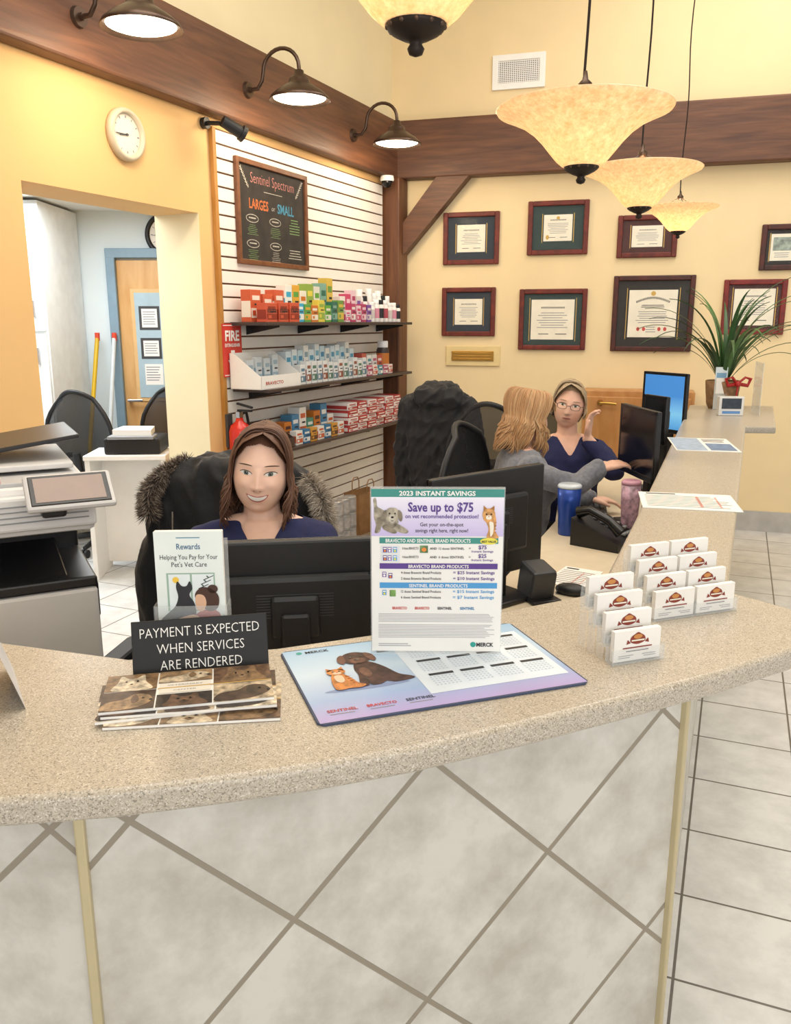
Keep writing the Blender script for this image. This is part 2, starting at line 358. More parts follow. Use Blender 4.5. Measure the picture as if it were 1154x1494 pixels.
for (u0,v0,u1,v1,mt,_,pf,sl),lab in zip(fr,labs):
    s,z,w,h=frame_rect(u0,v0,u1,v1)
    D=emp('framed_certificate',label=lab,cat='picture',group='framed certificates on the yellow wall',loc=Bp(s,z,.001),rz=RB)
    t=.038; FM=REDW if lab.startswith('red') else (DKW if mt is BKM else MAHOG)
    mb=MB()
    for sx in (-1,1): mb.box((sx*(w/2-t/2),-.014,0),(t,.028,h),FM,.007)
    for sz in (-1,1): mb.box((0,-.014,sz*(h/2-t/2)),(w-2*t+.004,.028,t),FM,.007)
    mk('picture_frame',mb,D)
    mb=MB(); mb.box((0,-.006,0),(w-2*t+.01,.008,h-2*t+.01),mt); 
    iw,ih=(w-2*t),(h-2*t)
    for sx in (-1,1): mb.box((sx*iw*(pf/2+.03),-.0105,0),(.005,.002,ih*(pf+.10)),GOLD)
    mk('mat_board',mb,D)
    mb=MB(); pw,ph=iw*pf,ih*(pf+.04); mb.box((0,-.0115,0),(pw,.003,ph),CREAM)
    cv=CV(mb,Matrix.Translation((-pw/2,-.0132,-ph/2))@VERT,pw,ph,100,80)
    if sl==2:
        for k in range(26): cv.ell(16+k*2.7,20-7*math.sin(pi*k/25),1.0,2.4,INK,1,rot=(k-12)*2,n=6)
        cv.lines(26,25,74,31,2,INK,.4,1,.1,True)
        cv.lines(12,36,88,58,6,GIN,.3,1,.35,True)
        for x in (22,34,66,78): cv.ell(x,66,3.4,3.4,RED,1)
        cv.ell(50,6,5,4,GOLD,1); cv.lines(38,62,62,74,3,GIN,.3,1,.3)
    elif mt is BKM:
        cv.rect(10,10,90,50,pm('8F9C92',.6,0,.5,30),1); cv.lines(14,56,86,74,3,GIN,.3,1,.3,True)
    else:
        if sl==1: cv.ell(50,10,6,5,GOLD,1); cv.ell(14,68,6,7,GOLD,1)
        for k in range(18): cv.ell(24+k*3.1,16,1.0,2.4,INK,1,n=6,rot=15)
        cv.lines(12,26,88,60,7,GIN,.28,1,.4,True); cv.rect(18,68,42,69.5,INK,1); cv.rect(58,68,84,69.5,INK,1)
    mk('certificate',mb,D)
    mb=MB(); mb.box((0,-.016,0),(iw,.002,ih),pm('F2F6F8',.03,0,.01,alpha=.02)); mk('glass_pane',mb,D)
s,z,w,h=frame_rect(718,75,797,133)
D=emp('air_vent',label='white metal air vent grille high on the wall',cat='vent',loc=Bp(s,z,.001),rz=RB)
mb=MB(); t=.045
for sx in (-1,1): mb.box((sx*(w/2-t/2),-.008,0),(t,.016,h),WH,.004)
for sz in (-1,1): mb.box((0,-.008,sz*(h/2-t/2)),(w-2*t+.004,.016,t),WH,.004)
mk('vent_frame',mb,D)
mb=MB(); mb.box((0,-.002,0),(w-2*t,.003,h-2*t),DG)
for i in range(20): mb.box((-(w/2-t)+(w-2*t)*(i+.5)/20,-.007,0),(.006,.006,h-2*t),WH)
for i in range(12): mb.box((0,-.008,-(h/2-t)+(h-2*t)*(i+.5)/12),(w-2*t,.006,.005),WH)
mk('grille',mb,D)
s,z,w,h=frame_rect(651,505,730,533)
D=emp('mail_slot',label='brass letter slot on a cream backing plate',cat='mail slot',loc=Bp(s,z,.001),rz=RB)
mb=MB(); mb.box((0,-.008,0),(w,.016,h),pm('E3CC94',.6),.004); mk('backing_plate',mb,D)
mb=MB(); mb.box((0,-.020,0),(w*.78,.012,h*.5),BRASS,.004)
for i in range(3): mb.box((0,-.028,(i-1)*h*.14),(w*.7,.006,h*.05),BRASS,.002)
mk('flap',mb,D)
s0,_=bs(850,600,.25); s1,_=bs(1012,600,.25)
D=emp('low_cabinet',label='warm maple low cabinet with brass lever against the yellow wall',cat='cabinet',loc=Bp((s0+s1)/2,0,.155),rz=RB)
MAP2=wood_mat('warm_maple','B27A42','C8935A',(6,6,1.5),.4)
w=s1-s0; mb=MB(); mb.box((0,0,.545),(w,.26,1.09),MAP2,.006); mk('cabinet_body',mb,D)
mb=MB(); mb.box((0,-.138,.56),(w*.94,.02,.97),MAP2,.005); d=mk('cabinet_door',mb,D)
mb=MB(); mb.cyl((-w*.34,-.148,1.0),(-w*.34,-.2,1.0),.024,.016,14,BRASS); mb.tube([(-w*.34,-.195,1.0),(-w*.27,-.2,1.0),(-w*.19,-.195,.995)],.012,10,BRASS); mk('handle',mb,d)
def clock(loc,rz,R,rim,lab,face='EFEAE0'):
    D=emp('wall_clock',label=lab,cat='clock',loc=loc,rz=rz)
    RX=Matrix.Rotation(pi/2,4,'X')
    mb=MB(); mb.M=RX; mb.lathe([(R*.78,0),(R,0),(R*1.0,.02),(R*.95,.035),(R*.82,.038),(R*.77,.02)],48,rim); mk('clock_rim',mb,D)
    mb=MB(); mb.M=RX; mb.lathe([(.001,.018),(R*.80,.018)],48,pm(face,.5)); 
    for i in range(12):
        a=i*pi/6; mb.box((R*.66*math.sin(a),R*.66*math.cos(a),.0195),(.004 if i%3 else .007,R*.09,.001),GR,0,Matrix.Rotation(-a,4,'Z'))
    mk('clock_face',mb,D)
    mb=MB(); mb.M=RX
    for a,l,wd in ((rad(262),R*.42,.005),(rad(90),R*.10,.005),(rad(268),R*.6,.0035)): mb.box((l/2*math.sin(a),l/2*math.cos(a),.023),(wd,l,.002),DG,0,Matrix.Rotation(-a,4,'Z'))
    mb.cyl((0,0,.02),(0,0,.026),.006,None,10,DG); mk('clock_hand',mb,D)
s,z=ls(180,197); clock(Lp(s,z,.001),RL,.122,pm('CBBDA4',.4),'round cream-rimmed wall clock on the left wall','E3DBCB')
p=at_y(243,343,6.56); clock(p,0,.16,BK,'round black-rimmed wall clock above the annex door')
# slatwall
SW=MB(); SLM=pm('EFE9E0',.45,0,.02)
SW.box((-1.3,-.006,1.33),(2.16,.012,2.66),pm('6A4630',.7))
nz=int(2.66/.076)
for i in range(nz+1):
    z=.033+i*.076
    if z<2.64: SW.box((-1.3,-.016,z),(2.16,.01,.066),SLM,.002)
SW.box((-2.395,-.014,1.33),(.03,.028,2.66),wood_mat('slat_trim','A9742F','C08B4A',(8,8,2)),.003)
mk('slatwall_panel',SW,label='white slatwall display panel with dark grooves',cat='display wall',loc=C0+NL*.001,rz=RL)
D=emp('chalkboard',label='black chalkboard menu in a brown wood frame on the slatwall',cat='chalkboard',loc=Lp(1.82,2.24,.023),rz=RL)
w,h=.80,.60; mb=MB(); CBW=wood_mat('board_frame','633820','7E4F2E',(8,8,8)); t=.03
for sx in (-1,1): mb.box((sx*(w/2-t/2),-.012,0),(t,.024,h),CBW,.004)
for sz in (-1,1): mb.box((0,-.012,sz*(h/2-t/2)),(w-2*t+.004,.024,t),CBW,.004)
mk('board_frame',mb,D)
CBD=pm('302B27',.8,0,.35,10)
mb=MB(); mb.box((0,-.005,0),(w-2*t,.008,h-2*t),CBD)
W2,H2=w-2*t,h-2*t; cv=CV(mb,Matrix.Translation((-W2/2,-.0095,-H2/2))@VERT,W2,H2,100,74)
CW=pm('B9B4A8',.8,0,.3,90); CO=pm('C56E3C',.8,0,.3,90); CB=pm('4B8FAB',.8,0,.3,90); CG=pm('7A9A64',.8,0,.3,90); CP=pm('BE8078',.8,0,.3,90)
cv.text(50,13,'Sentinel Spectrum',12,CP,'C',-.008,fit=66); cv.rect(36,18,64,18.5,CW,2)
cv.text(14,33,'LARGES',11,CO,'L',.02,fit=28); cv.text(47,32,'or',6,CW,'L',-.005); cv.text(56,33,'SMALL',11,CB,'L',.02,fit=26)
for cx,cy,cc in ((18,42,CG),(52,42,CG),(18,62,CG),(52,62,CW)):
    for k in range(2): cv.ell(cx,cy-1,9-k*.7,3.4-k*.6,[CW,CBD][k],1+k)
    cv.rect(cx-5,cy-1.8,cx+5,cy-.8,CW,3)
    cv.lines(cx-8,cy+4,cx+8,cy+13,6,cc,.22,1,.5,True)
cv.lines(74,36,92,50,6,CG,.3,1,.4,True); cv.lines(72,62,94,71,4,CW,.3,1,.4,True)
for x0,sg in ((3,1),(97,-1)):
    for k in range(7): cv.ell(x0+sg*k*1.6,3+k*2.2,2.0,.4,CW,1,rot=25*sg); cv.ell(x0+sg*(k*1.6+1),3+k*2.2,.4,1.6,CW,1)
mk('board_surface',mb,D)
D=MB(); D.box((0,-.003,0),(.19,.005,.31),RED,.001)
cv=CV(D,Matrix.Translation((-.095,-.006,-.155))@VERT,.19,.31,19,30)
cv.rect(.8,.8,18.2,1.2,WH,1); cv.rect(.8,28.8,18.2,29.2,WH,1)
cv.text(9.5,9.5,'FIRE',8,WH,'C',.03,fit=14); cv.text(9.5,13,'EXTINGUISHER',2.6,WH,'C',.02,fit=15)
cv.rect(7.6,15,11.4,21,WH,1); cv.poly([(4.5,20.5),(14.5,20.5),(9.5,27)],WH,1)
s,z=ls(338,506,.03); mk('fire_sign',D,label='red fire extinguisher sign with white arrow on the slatwall',cat='sign',loc=Lp(s,z-.02,.031),rz=RL)
s,z=ls(349,600,.12)
D=emp('fire_extinguisher',label='red fire extinguisher hung on the slatwall end',cat='fire extinguisher',loc=Lp(s,z-.42,.12),rz=RL)
mb=MB(); mb.lathe([(.001,0),(.055,0),(.065,.01),(.065,.30),(.055,.335),(.025,.36),(.02,.38),(.001,.38)],28,pm('C92A1C',.25,0,.02)); mb.box((0,-.0655,.18),(.07,.002,.12),PAP); mk('cylinder_body',mb,D)
mb=MB(); mb.box((0,0,.40),(.04,.03,.04),CHR,.004); mb.box((0,-.04,.425),(.02,.1,.012),BK,.003); mb.box((0,-.04,.455),(.02,.11,.012),BK,.003,Matrix.Rotation(.2,4,'X')); mk('valve_handle',mb,D)
mb=MB(); mb.tube([(.02,0,.40),(.07,0,.41),(.09,0,.34),(.085,0,.2),(.08,0,.1)],.009,10,BK); mk('hose',mb,D)
mb=MB(); mb.box((0,.078,.3),(.05,.02,.2),DG,.003); mk('wall_bracket',mb,D)
s,z=ls(318,186,.1)
D=emp('security_camera',label='black bullet security camera by the beam',cat='security camera',loc=Lp(s,z,.16),rz=RL)
mb=MB(); mb.cyl((0,.13,.03),(0,.16,.03),.03,None,16,BK); mb.tube([(0,.14,.03),(0,.05,.02),(0,0,0)],.012,10,BK); mk('mount',mb,D)
mb=MB(); mb.cyl((-.04,.0,.02),(.05,-.06,-.03),.030,.034,20,BK); mb.cyl((.045,-.057,-.027),(.062,-.068,-.037),.042,.044,20,BK); mk('camera_body',mb,D)
mb=MB(); mb.cyl((.062,-.068,-.037),(.066,-.071,-.039),.026,None,18,pm('7A4034',.1)); mk('lens',mb,D)
mb=MB(); mb.lathe([(.001,.06),(.05,.06),(.055,.03),(.05,.02)],24,WH); mb.ball((0,0,.015),.042,BKG,18)
mk('dome_camera',mb,label='small dome security camera under the beam',cat='security camera',loc=Lp(.3,2.645,.1),rz=RL)
# shelves
SH=pm('3F3230',.4,0,.1)
shz=(1.60,1.21,.83)
for i,z in enumerate(shz):
    mb=MB(); mb.box((-1.27,-.155,z-.01),(2.10,.26,.02),SH,.004)
    D=mk('display_shelf',mb,label=['upper dark shelf on the slatwall holding boxes and bottles','middle dark shelf on the slatwall holding treatment boxes','lower dark shelf on the slatwall holding red boxes'][i],cat='shelf',group='dark shelves on the slatwall',loc=C0,rz=RL)
    for x in (-.35,-.95,-1.55,-2.15):
        mb=MB(); mb.prism([(-.023,-.02),(-.26,-.02),(-.26,-.03),(-.023,-.075)],-.003,.003,BK,Matrix.Translation((x,0,z))@Matrix(((0,0,1,0),(1,0,0,0),(0,1,0,0),(0,0,0,1)))); mk('shelf_bracket',mb,D)
def prod(s,off,z,w,d,h,c,band,kind='medicine_box',txt=None,lab=None,grp=None,rz=0):
    s=.26+(s-.2)*1.06; h=h*random.uniform(.90,1.12) if (kind!='display_carton' and grp!='goods on the lower shelf') else h
    if kind=='medicine_box' and grp!='goods on the lower shelf': rz+=random.uniform(-3,3)
    mb=MB(); m=pm(c,.45,0,.02); b=pm(band,.45,0,.02)
    if kind=='medicine_box':
        mb.box((0,0,h/2),(w,d,h),m,.0015,seg=1)
        mb.box((0,-d/2-.0004,h*.28),(w*.96,.0008,h*.3),b); mb.box((0,-d/2-.0004,h*.75),(w*.7,.0008,h*.14),b)
        mb.box((-w*.2,-d/2-.0009,h*.28),(w*.3,.0006,h*.16),m); mb.box((w*.1,-d/2-.0004,h*.55),(w*.5,.0008,h*.05),INK)
        mb.box((-w/2-.0004,0,h*.4),(.0008,d*.9,h*.5),b)
        if txt: CV(mb,Matrix.Translation((-w/2,-d/2-.001,0))@VERT,w,h,10,10).text(5,5.2,txt,3,INK,'C',.02,fit=8.6)
    elif kind=='pill_bottle':
        r=w/2; mb.lathe([(.001,0),(r*.95,0),(r,.004),(r,h*.72),(r*.8,h*.8)],20,m); mb.lathe([(r*1.01,h*.18),(r*1.01,h*.62)],20,b)
        mb.lathe([(r*.78,h*.78),(r*.84,h*.80),(r*.84,h*.98),(r*.78,h),(.001,h)],20,pm('F4F4F4',.4) if band!='222226' else BK)
    elif kind=='display_carton':
        pr=[(-d/2,0),(d/2,0),(d/2,h),(d*.38,h),(-d/2,h*.35)]
        for x in (-w/2,w/2-.003): mb.prism(pr,x,x+.003,m,Matrix(((0,0,1,0),(1,0,0,0),(0,1,0,0),(0,0,0,1))))
        mb.box((0,0,.002),(w,d,.004),m); mb.box((0,d/2-.002,h/2),(w,.004,h),m); mb.box((0,-d/2+.002,h*.19),(w,.004,h*.38),m)
        if txt: CV(mb,Matrix.Translation((-w/2,-d/2-.0003,0))@VERT,w,h*.38,10,3).text(3.2,2.0,txt,1.0,b,'C',.02,fit=4.4)
    p=Lp(s,z+.0005,off)
    return mk(kind,mb,label=lab or '%s on the slatwall shelf'%kind.replace('_',' '),cat='box' if kind!='pill_bottle' else 'bottle',group=grp,loc=p,rz=RL+rz)
z=shz[0]; g='goods on the upper shelf'
for k in range(3): prod(2.06-k*.12,.23,z,.11,.07,.11,'C9563A','8E2E1C',txt='INTERCEPTOR',lab='red-orange medicine box with dark lettering',grp=g)
for k in range(3): prod(2.06-k*.12,.12,z,.11,.07,.18,'C85C3A','E8DFD2',lab='tall red-orange medicine box',grp=g)
s=1.73
for c,b,h in (('E6E6DE','3FA7C9',.21),('DBA33A','5B9E48',.22),('E4E0D2','C97428',.21),('8CA84A','D8C850',.26),('DEDACE','62A23C',.21),('7CA797','2D6A58',.26),('D4B450','6C9545',.26)):
    prod(s,.13,z,.078,.07,h,c,b,lab='upright medicine box with coloured bands',grp=g); prod(s,.225,z,.074,.05,h*.55,b,c,lab='small front-row medicine box with coloured bands',grp=g); s-=.083
s=1.11
for c,b,h in (('D4587F','E8D4DA',.14),('E6E2DC','B8406A',.19),('C6446C','E6C6CF',.21),('E6C9D2','B04066',.20),('D7D2CC','7B4AA0',.19)):
    prod(s,.12,z,.07,.06,h,c,b,lab='pink and white medicine box',grp=g); prod(s,.21,z,.066,.05,h*.6,b,c,lab='small pink medicine box',grp=g); s-=.078
for k in range(7):
    prod(.74-k*.074,.12,z,.06,.06,.20 if k%2 else .22,'E9E6E2',['D0889E','222226','D8B0BC','6E8EA8'][k%4],'pill_bottle',lab='white plastic pill bottle with printed label',grp=g)
    prod(.72-k*.072,.21,z,.055,.055,.15,'ECE8E4',['C8C0BC','D0889E','222226','A84452'][k%4],'pill_bottle',lab='short white pill bottle in the front row',grp=g)
z=shz[1]; g='goods on the middle shelf'
prod(1.98,.155,z,.44,.22,.21,'ECE9E4','B8442F','display_carton','BRAVECTO',lab='white slanted counter display carton with red lettering',grp=g)
for k in range(4): prod(2.11-k*.085,.12,z+.004,.068,.03,.17,'BEC6CA','8FA4B2',lab='grey treatment box inside the display carton',grp=g)
s=1.72
for k in range(13):
    c,b=[('C9D8DE','4A8FAD'),('D3DBDE','6CA8BE'),('B9D0D8','3B7FA5'),('DEDEDA','7F97A4')][k%4]
    prod(s,.11,z,.062,.07,.21+.02*(k%2),c,b,lab='pale blue treatment box in the back row',grp=g)
    prod(s,.225,z,.058,.05,.13,'D8DADA',['5C7C90','8A5040','4E7668'][k%3],lab='small white treatment box in the front row',grp=g); s-=.068
s=.82
for k in range(5):
    c,b=[('E1DEDA','B95C7A'),('B8584C','E6D9D4'),('E6E4E0','498FA0')][k%3]
    prod(s,.12,z,.076,.07,.13+.03*(k%2),c,b,lab='low white and pink treatment box',grp=g); prod(s-.01,.22,z,.07,.05,.07,b,c,lab='tiny treatment box in front',grp=g); s-=.085
prod(.40,.14,z,.10,.10,.24,'3B3030','C0722B','pill_bottle',lab='dark round canister with orange label',grp=g)
z=shz[2]; g='goods on the lower shelf'
prod(1.99,.155,z,.28,.22,.16,'4A3A34','CF7F38','display_carton',lab='dark slanted display carton',grp=g)
for k in range(7):
    c,b=[('C8762E','4A2F28'),('4480A8','E4E4E0'),('E5E3DE','C4603A'),('4C8A78','D9E1DA')][k%4]
    prod(1.78-k*.088,.12,z,.084,.09,.14+.04*(k%3),c,b,lab='colourful supplement box in the back row',grp=g)
    prod(1.78-k*.088,.225,z,.078,.05,.09,['E3E1DC','2E6F98','D0963B'][k%3],['C4603A','E3E1DC','5A3A2A'][k%3],lab='small supplement box in the front row',grp=g)
for k in range(6):
    for j in range(4): prod(1.10-k*.142+random.uniform(-.004,.004),.16+random.uniform(-.01,.01),z+j*.052,.138,.20,.05,'B23A38' if (j+k)%2==0 else 'E3D9D6','E5DFDC' if (j+k)%2==0 else 'A83A3A',lab='flat red and white food box stacked on the shelf',grp=g)
# ================= COUNTER =================
outer=[(-1.75,1.30),(-1.5,1.08),(-1.2,.94),(-.8,.852),(-.6,.838),(-.449,.838),(-.33,.855),(-.225,.879),(-.1,.912),(.02,.953),(.17,1.02),(.32,1.092),(.49,1.178),(.654,1.273),(.72,1.315),(.76,1.36),(.775,1.42),(.751,1.485),(.715,1.535),(.673,1.586),(.967,2.27),(1.83,4.29),(1.98,4.27),(2.45,5.35),(1.93,5.42),(1.695,4.82),(.666,2.22),(.44,1.66),(.37,1.56),(.2,1.47),(-.02,1.36),(-.2,1.29),(-.43,1.245),(-.675,1.318),(-.95,1.42),(-1.25,1.62)]
bm=bmesh.new(); vs=[bm.verts.new((x,y,1.032)) for x,y in outer]; f=bm.faces.new(vs)
r=bmesh.ops.extrude_face_region(bm,geom=[f]); bmesh.ops.translate(bm,vec=(0,0,.038),verts=[e for e in r['geom'] if isinstance(e,bmesh.types.BMVert)])
bmesh.ops.recalc_face_normals(bm,faces=bm.faces[:])
es=[e for e in bm.edges if abs(e.verts[0].co.z-e.verts[1].co.z)<1e-5]
bmesh.ops.bevel(bm,geom=es,offset=.010,segments=4,profile=.5,affect='EDGES')
me=bpy.data.meshes.new('countertop'); bm.to_mesh(me); bm.free(); me.materials.append(speckle_mat())
for p in me.polygons: p.use_smooth=abs(p.normal.z)<.99
mk('countertop',me,label='curved beige speckled laminate reception countertop with a long ledge',cat='countertop')
B=emp('reception_counter',label='reception counter base faced with large diagonal stone-look tiles',cat='counter',loc=(-.45,1.05,0))
DT=tile_mat('diagonal_tiles',.341,.0055,'B6B0A5','D4D0C7','938979',True,True,.4)
def child_at(name,mb,loc,rz,**k):
    o=mk(name,mb,B,**k); o.location=V(loc)-V((-.45,1.05,0)); o.rotation_euler=(0,0,rad(rz)); return o
mb=MB(); mb.box(((-.306+.773)/2,.06,(-.645+.386)/2),(1.079,.12,1.031),DT); child_at('tile_panel',mb,(-.166,1.1635,.645),21.75)
mb=MB(); mb.box((-.36,.06,-.13),(1.3,.12,1.031),DT); child_at('tile_panel',mb,(-.74,1.066,.645),-3)
mb=MB(); mb.box((2.05,.075,-.13),(4.1,.15,1.03),DT); child_at('side_panel',mb,(.552,1.453,.645),67.6)
for (x,y,a) in ((-.452,1.046,10),(.555,1.449,45)):
    mb=MB(); mb.box((0,0,.515),(.015,.015,1.03),pm('C9BB96',.35,.4,.03),.003); child_at('edge_trim',mb,(x,y,0),a,label='brushed gold corner trim strip')
mb=MB(); DK=pm('D8CAB0',.4,0,.04,20)
mb.prism([(-1.35,1.37),(-.47,1.23),(.30,1.55),(.42,1.68),(.60,2.15),(1.60,4.82),(1.02,4.95),(.70,3.5),(.34,2.6),(.12,2.02),(-.2,1.80),(-1.35,1.78)],.72,.75,DK)
D=mk('desk',mb,label='cream laminate work desk behind the reception counter',cat='desk')
for x,y in ((-1.2,1.7),(.1,1.95),(.45,2.75),(1.1,4.8),(1.35,4.4)):
    mb=MB(); mb.box((x,y,.36),(.04,.04,.72),GR,.004); mk('leg',mb,D)
# ---------- counter things ----------
CT=1.0705
mb=MB(); w,h=.418,.265; mb.prism([(.008,0),(w-.008,0),(w,.008),(w,h-.008),(w-.008,h),(.008,h),(0,h-.008),(0,.008)],0,.003,pm('3E4A66',.6))
def gradmat(name,stops,axis=0,scale=1.0,off=0,rough=.35,noise=0):
    m,nt,b=nt_new(name); L=nt.links; tc=N(nt,'ShaderNodeTexCoord'); sx=N(nt,'ShaderNodeSeparateXYZ'); L.new(tc.outputs['Object'],sx.inputs[0])
    ma=N(nt,'ShaderNodeMath',operation='MULTIPLY_ADD'); ma.inputs[1].default_value=scale; ma.inputs[2].default_value=off; L.new(sx.outputs[axis],ma.inputs[0])
    r=N(nt,'ShaderNodeValToRGB'); e=r.color_ramp.elements
    e[0].position=stops[0][0]; e[0].color=lin(stops[0][1])+[1]; e[1].position=stops[-1][0]; e[1].color=lin(stops[-1][1])+[1]
    for p,c in stops[1:-1]: x=e.new(p); x.color=lin(c)+[1]
    L.new(ma.outputs[0],r.inputs[0]); L.new(r.outputs[0],b.inputs['Base Color']); b.inputs['Roughness'].default_value=rough
    return m
MG=gradmat('mat_gradient',[(0,'B3A0D4'),(.25,'9DB6DE'),(.6,'C2D8EC'),(1,'98C0E2')],1,1/h)
cv=CV(mb,Matrix.Translation((0,0,.003)),w,h,418,265)
cv.rect(3,3,415,262,MG,1)
cv.text(38,22,'MERCK',12,INK,'L',.02); cv.ell(28,17,5,5,pm('2E9E93',.5),2)
CALW=pm('DCE7F2',.5); cv.poly([(190,40),(405,40),(405,225),(178,225),(178,55)],CALW,2)
cv.rect(150,36,186,54,pm('4A4A50',.5),3); cv.text(168,50,'2023',13,WH,'C',.02,l=5)
CEL=pm('BECCDB',.6)
for r_ in range(3):
    for c_ in range(4):
        x=196+c_*52; y=62+r_*54; cv.rect(x+2,y-10,x+42,y-3,INK,4)
        for k in range(5):
            for q in range(7): cv.rect(x+q*6.2,y+2+k*7,x+q*6.2+3.0,y+4.4+k*7,CEL,4)
FUR1=pm('4A3026',.6,0,.55,90); FUR2=pm('6E4C3C',.6,0,.45,90)
def blob(cv,pts,mat,l,n=4):
    P=[V((a,b)) for a,b in pts]; out=[]; m_=len(P)
    for i in range(m_):
        p0,p1,p2,p3=P[i-1],P[i],P[(i+1)%m_],P[(i+2)%m_]
        for k in range(n):
            t=k/n; out.append(tuple(.5*((2*p1)+(p2-p0)*t+(2*p0-5*p1+4*p2-p3)*t*t+(3*p1-p0-3*p2+p3)*t*t*t)))
    cv.poly(out,mat,l)
def sit_dog(cv,x,y,k,c1,c2,l=4):
    Q=lambda *p:[(x+a*k,y+b*k) for a,b in p]
    blob(cv,Q((-14,-28),(6,-30),(22,-8),(34,22),(48,34),(50,42),(24,46),(12,40),(2,46),(-10,46),(-12,38),(-16,46),(-28,46),(-26,38),(-20,10),(-20,-10)),c1,l)
    blob(cv,Q((-22,-62),(-6,-68),(10,-60),(14,-44),(6,-30),(-8,-26),(-22,-30),(-28,-44)),c1,l+1)
    blob(cv,Q((-24,-60),(-32,-56),(-36,-40),(-30,-30),(-24,-40)),c2,l+2); blob(cv,Q((8,-62),(18,-54),(20,-36),(14,-30),(8,-44)),c2,l+2)
    blob(cv,Q((-18,-42),(-8,-46),(2,-42),(4,-34),(-6,-27),(-18,-32)),c2,l+2)
    cv.ell(x-8*k,y-40*k,4.4*k,3*k,BKG,l+3); cv.ell(x-15*k,y-50*k,2.2*k,2.2*k,BKG,l+3); cv.ell(x+1*k,y-50*k,2.2*k,2.2*k,BKG,l+3)
    blob(cv,Q((-14,-8),(-4,-10),(0,8),(-6,20),(-14,10)),c2,l+1); cv.rect(x-12.6*k,y+18*k,x-11*k,y+44*k,BKG,l+2)
def sit_cat(cv,x,y,k,c1,c2,l=7):
    Q=lambda *p:[(x+a*k,y+b*k) for a,b in p]
    blob(cv,Q((-10,-20),(8,-20),(18,0),(24,20),(34,30),(24,38),(4,36),(-4,38),(-16,36),(-18,20),(-16,0)),c1,l)
    blob(cv,Q((-14,-38),(0,-42),(12,-38),(15,-28),(6,-18),(-6,-17),(-16,-26)),c1,l+1)
    cv.poly(Q((-15,-33),(-15,-48),(-5,-39)),c1,l+1); cv.poly(Q((3,-40),(13,-49),(14,-32)),c1,l+1)
    blob(cv,Q((-8,-26),(0,-29),(7,-26),(5,-20),(-5,-20)),c2,l+2); cv.ell(x-6*k,y-31*k,2.2*k,1.8*k,BKG,l+3); cv.ell(x+5*k,y-31*k,2.2*k,1.8*k,BKG,l+3); cv.ell(x,y-26*k,1.6*k,1.2*k,RED,l+3)
    blob(cv,Q((-8,-14),(4,-14),(5,6),(-2,14),(-9,6)),c2,l+2)
    for i in range(4): cv.poly(Q((9+i*2,-10+i*9),(20+i,-7+i*8),(9+i*2,-6+i*9)),pm('A85E2A',.6),l+2)
cv.ell(98,172,66,7,pm('8696BE',.5),2)
sit_dog(cv,118,118,1.12,FUR1,FUR2); sit_cat(cv,66,138,.92,pm('C98346',.6,0,.4,100),pm('E3CBAE',.6))
for i,(t,c) in enumerate((('SENTINEL','C0433A'),('BRAVECTO','C93A2E'),('SENTINEL','2E3A4A'))): cv.text(20+i*58,236,t,11,pm(c,.5),'L',.02,fit=44); cv.rect(22+i*58,241,58+i*58,243,GIN,2)
mk('counter_mat',mb,label='blue-violet calendar counter mat with printed dog and cat',cat='counter mat',loc=(-.103,1.009,CT),rz=19)
# flyer
D=emp('sign_holder',label='clear acrylic holder displaying an instant savings flyer',cat='sign',loc=(.066,1.262,CT+.003),rz=-1)
w,h=.208,.270; mb=MB()
mb.box((0,.0,h/2+.003),(w+.004,.002,h+.004),ACR); mb.box((0,.004,h/2+.003),(w+.004,.002,h+.004),ACR); mb.box((0,.02,.0015),(w+.004,.07,.003),ACR,.001); mk('acrylic_stand',mb,D)
mb=MB(); mb.M=Matrix.Translation((0,-.0035,.003)); mb.box((0,0,h/2),(w,.001,h),PAP)
cv=CV(mb,Matrix.Translation((-w/2,-.0006,0))@VERT,w,h,195,248)
TEAL=pm('3E8F86',.5); PURP=pm('5C3F8E',.5); SKY=pm('4E9BD3',.5); ORG=pm('E98A3A',.6); YEL=pm('E6DB52',.5)
cv.rect(0,0,195,12,TEAL,1); cv.text(97,9.6,'2023 INSTANT SAVINGS',9.5,WH,'C',.03,fit=112)
cv.rect(0,12,195,70,gradmat('flyer_grad',[(0,'C9BBE6'),(1,'F4F1FA')],2,14,-2.75),1)
cv.text(102,33,'Save up to $75',19,PURP,'C',.025,fit=96); cv.text(104,43,'on vet recommended protection!',8.5,PURP,'C',.015,fit=108)
cv.text(104,55,'Get your on-the-spot',8,INK,'C',.005,fit=64); cv.text(104,64,'savings right here, right now!',8,INK,'C',.005,fit=78)
LAB=pm('A39A88',.6,0,.45,130); LB2=pm('C2B9A8',.6,0,.3,130); LB3=pm('857B6A',.6,0,.4,130)
blob(cv,[(3,16),(6,13),(8,18),(9,26),(16,30),(26,36),(36,42),(40,50),(32,58),(20,60),(15,56),(12,64),(5,65),(7,54),(4,42),(4,28)],LAB,3)
blob(cv,[(30,48),(40,52),(50,58),(55,63),(50,66),(38,63),(26,59)],LAB,3); blob(cv,[(22,52),(30,57),(38,64),(32,66),(20,61),(16,56)],LB3,4); blob(cv,[(8,44),(14,42),(17,50),(12,58),(9,64),(5,64),(7,54)],LB3,4)
blob(cv,[(22,32),(27,28),(35,28),(40,32),(41,41),(37,49),(31,52),(25,49),(21,41)],LAB,5); blob(cv,[(22,31),(17,35),(16,44),(19,48),(23,41)],LB3,6); blob(cv,[(40,31),(45,35),(46,44),(43,48),(39,41)],LB3,6); blob(cv,[(27,39),(31,37),(35,39),(36,46),(31,50),(26,46)],LB2,6)
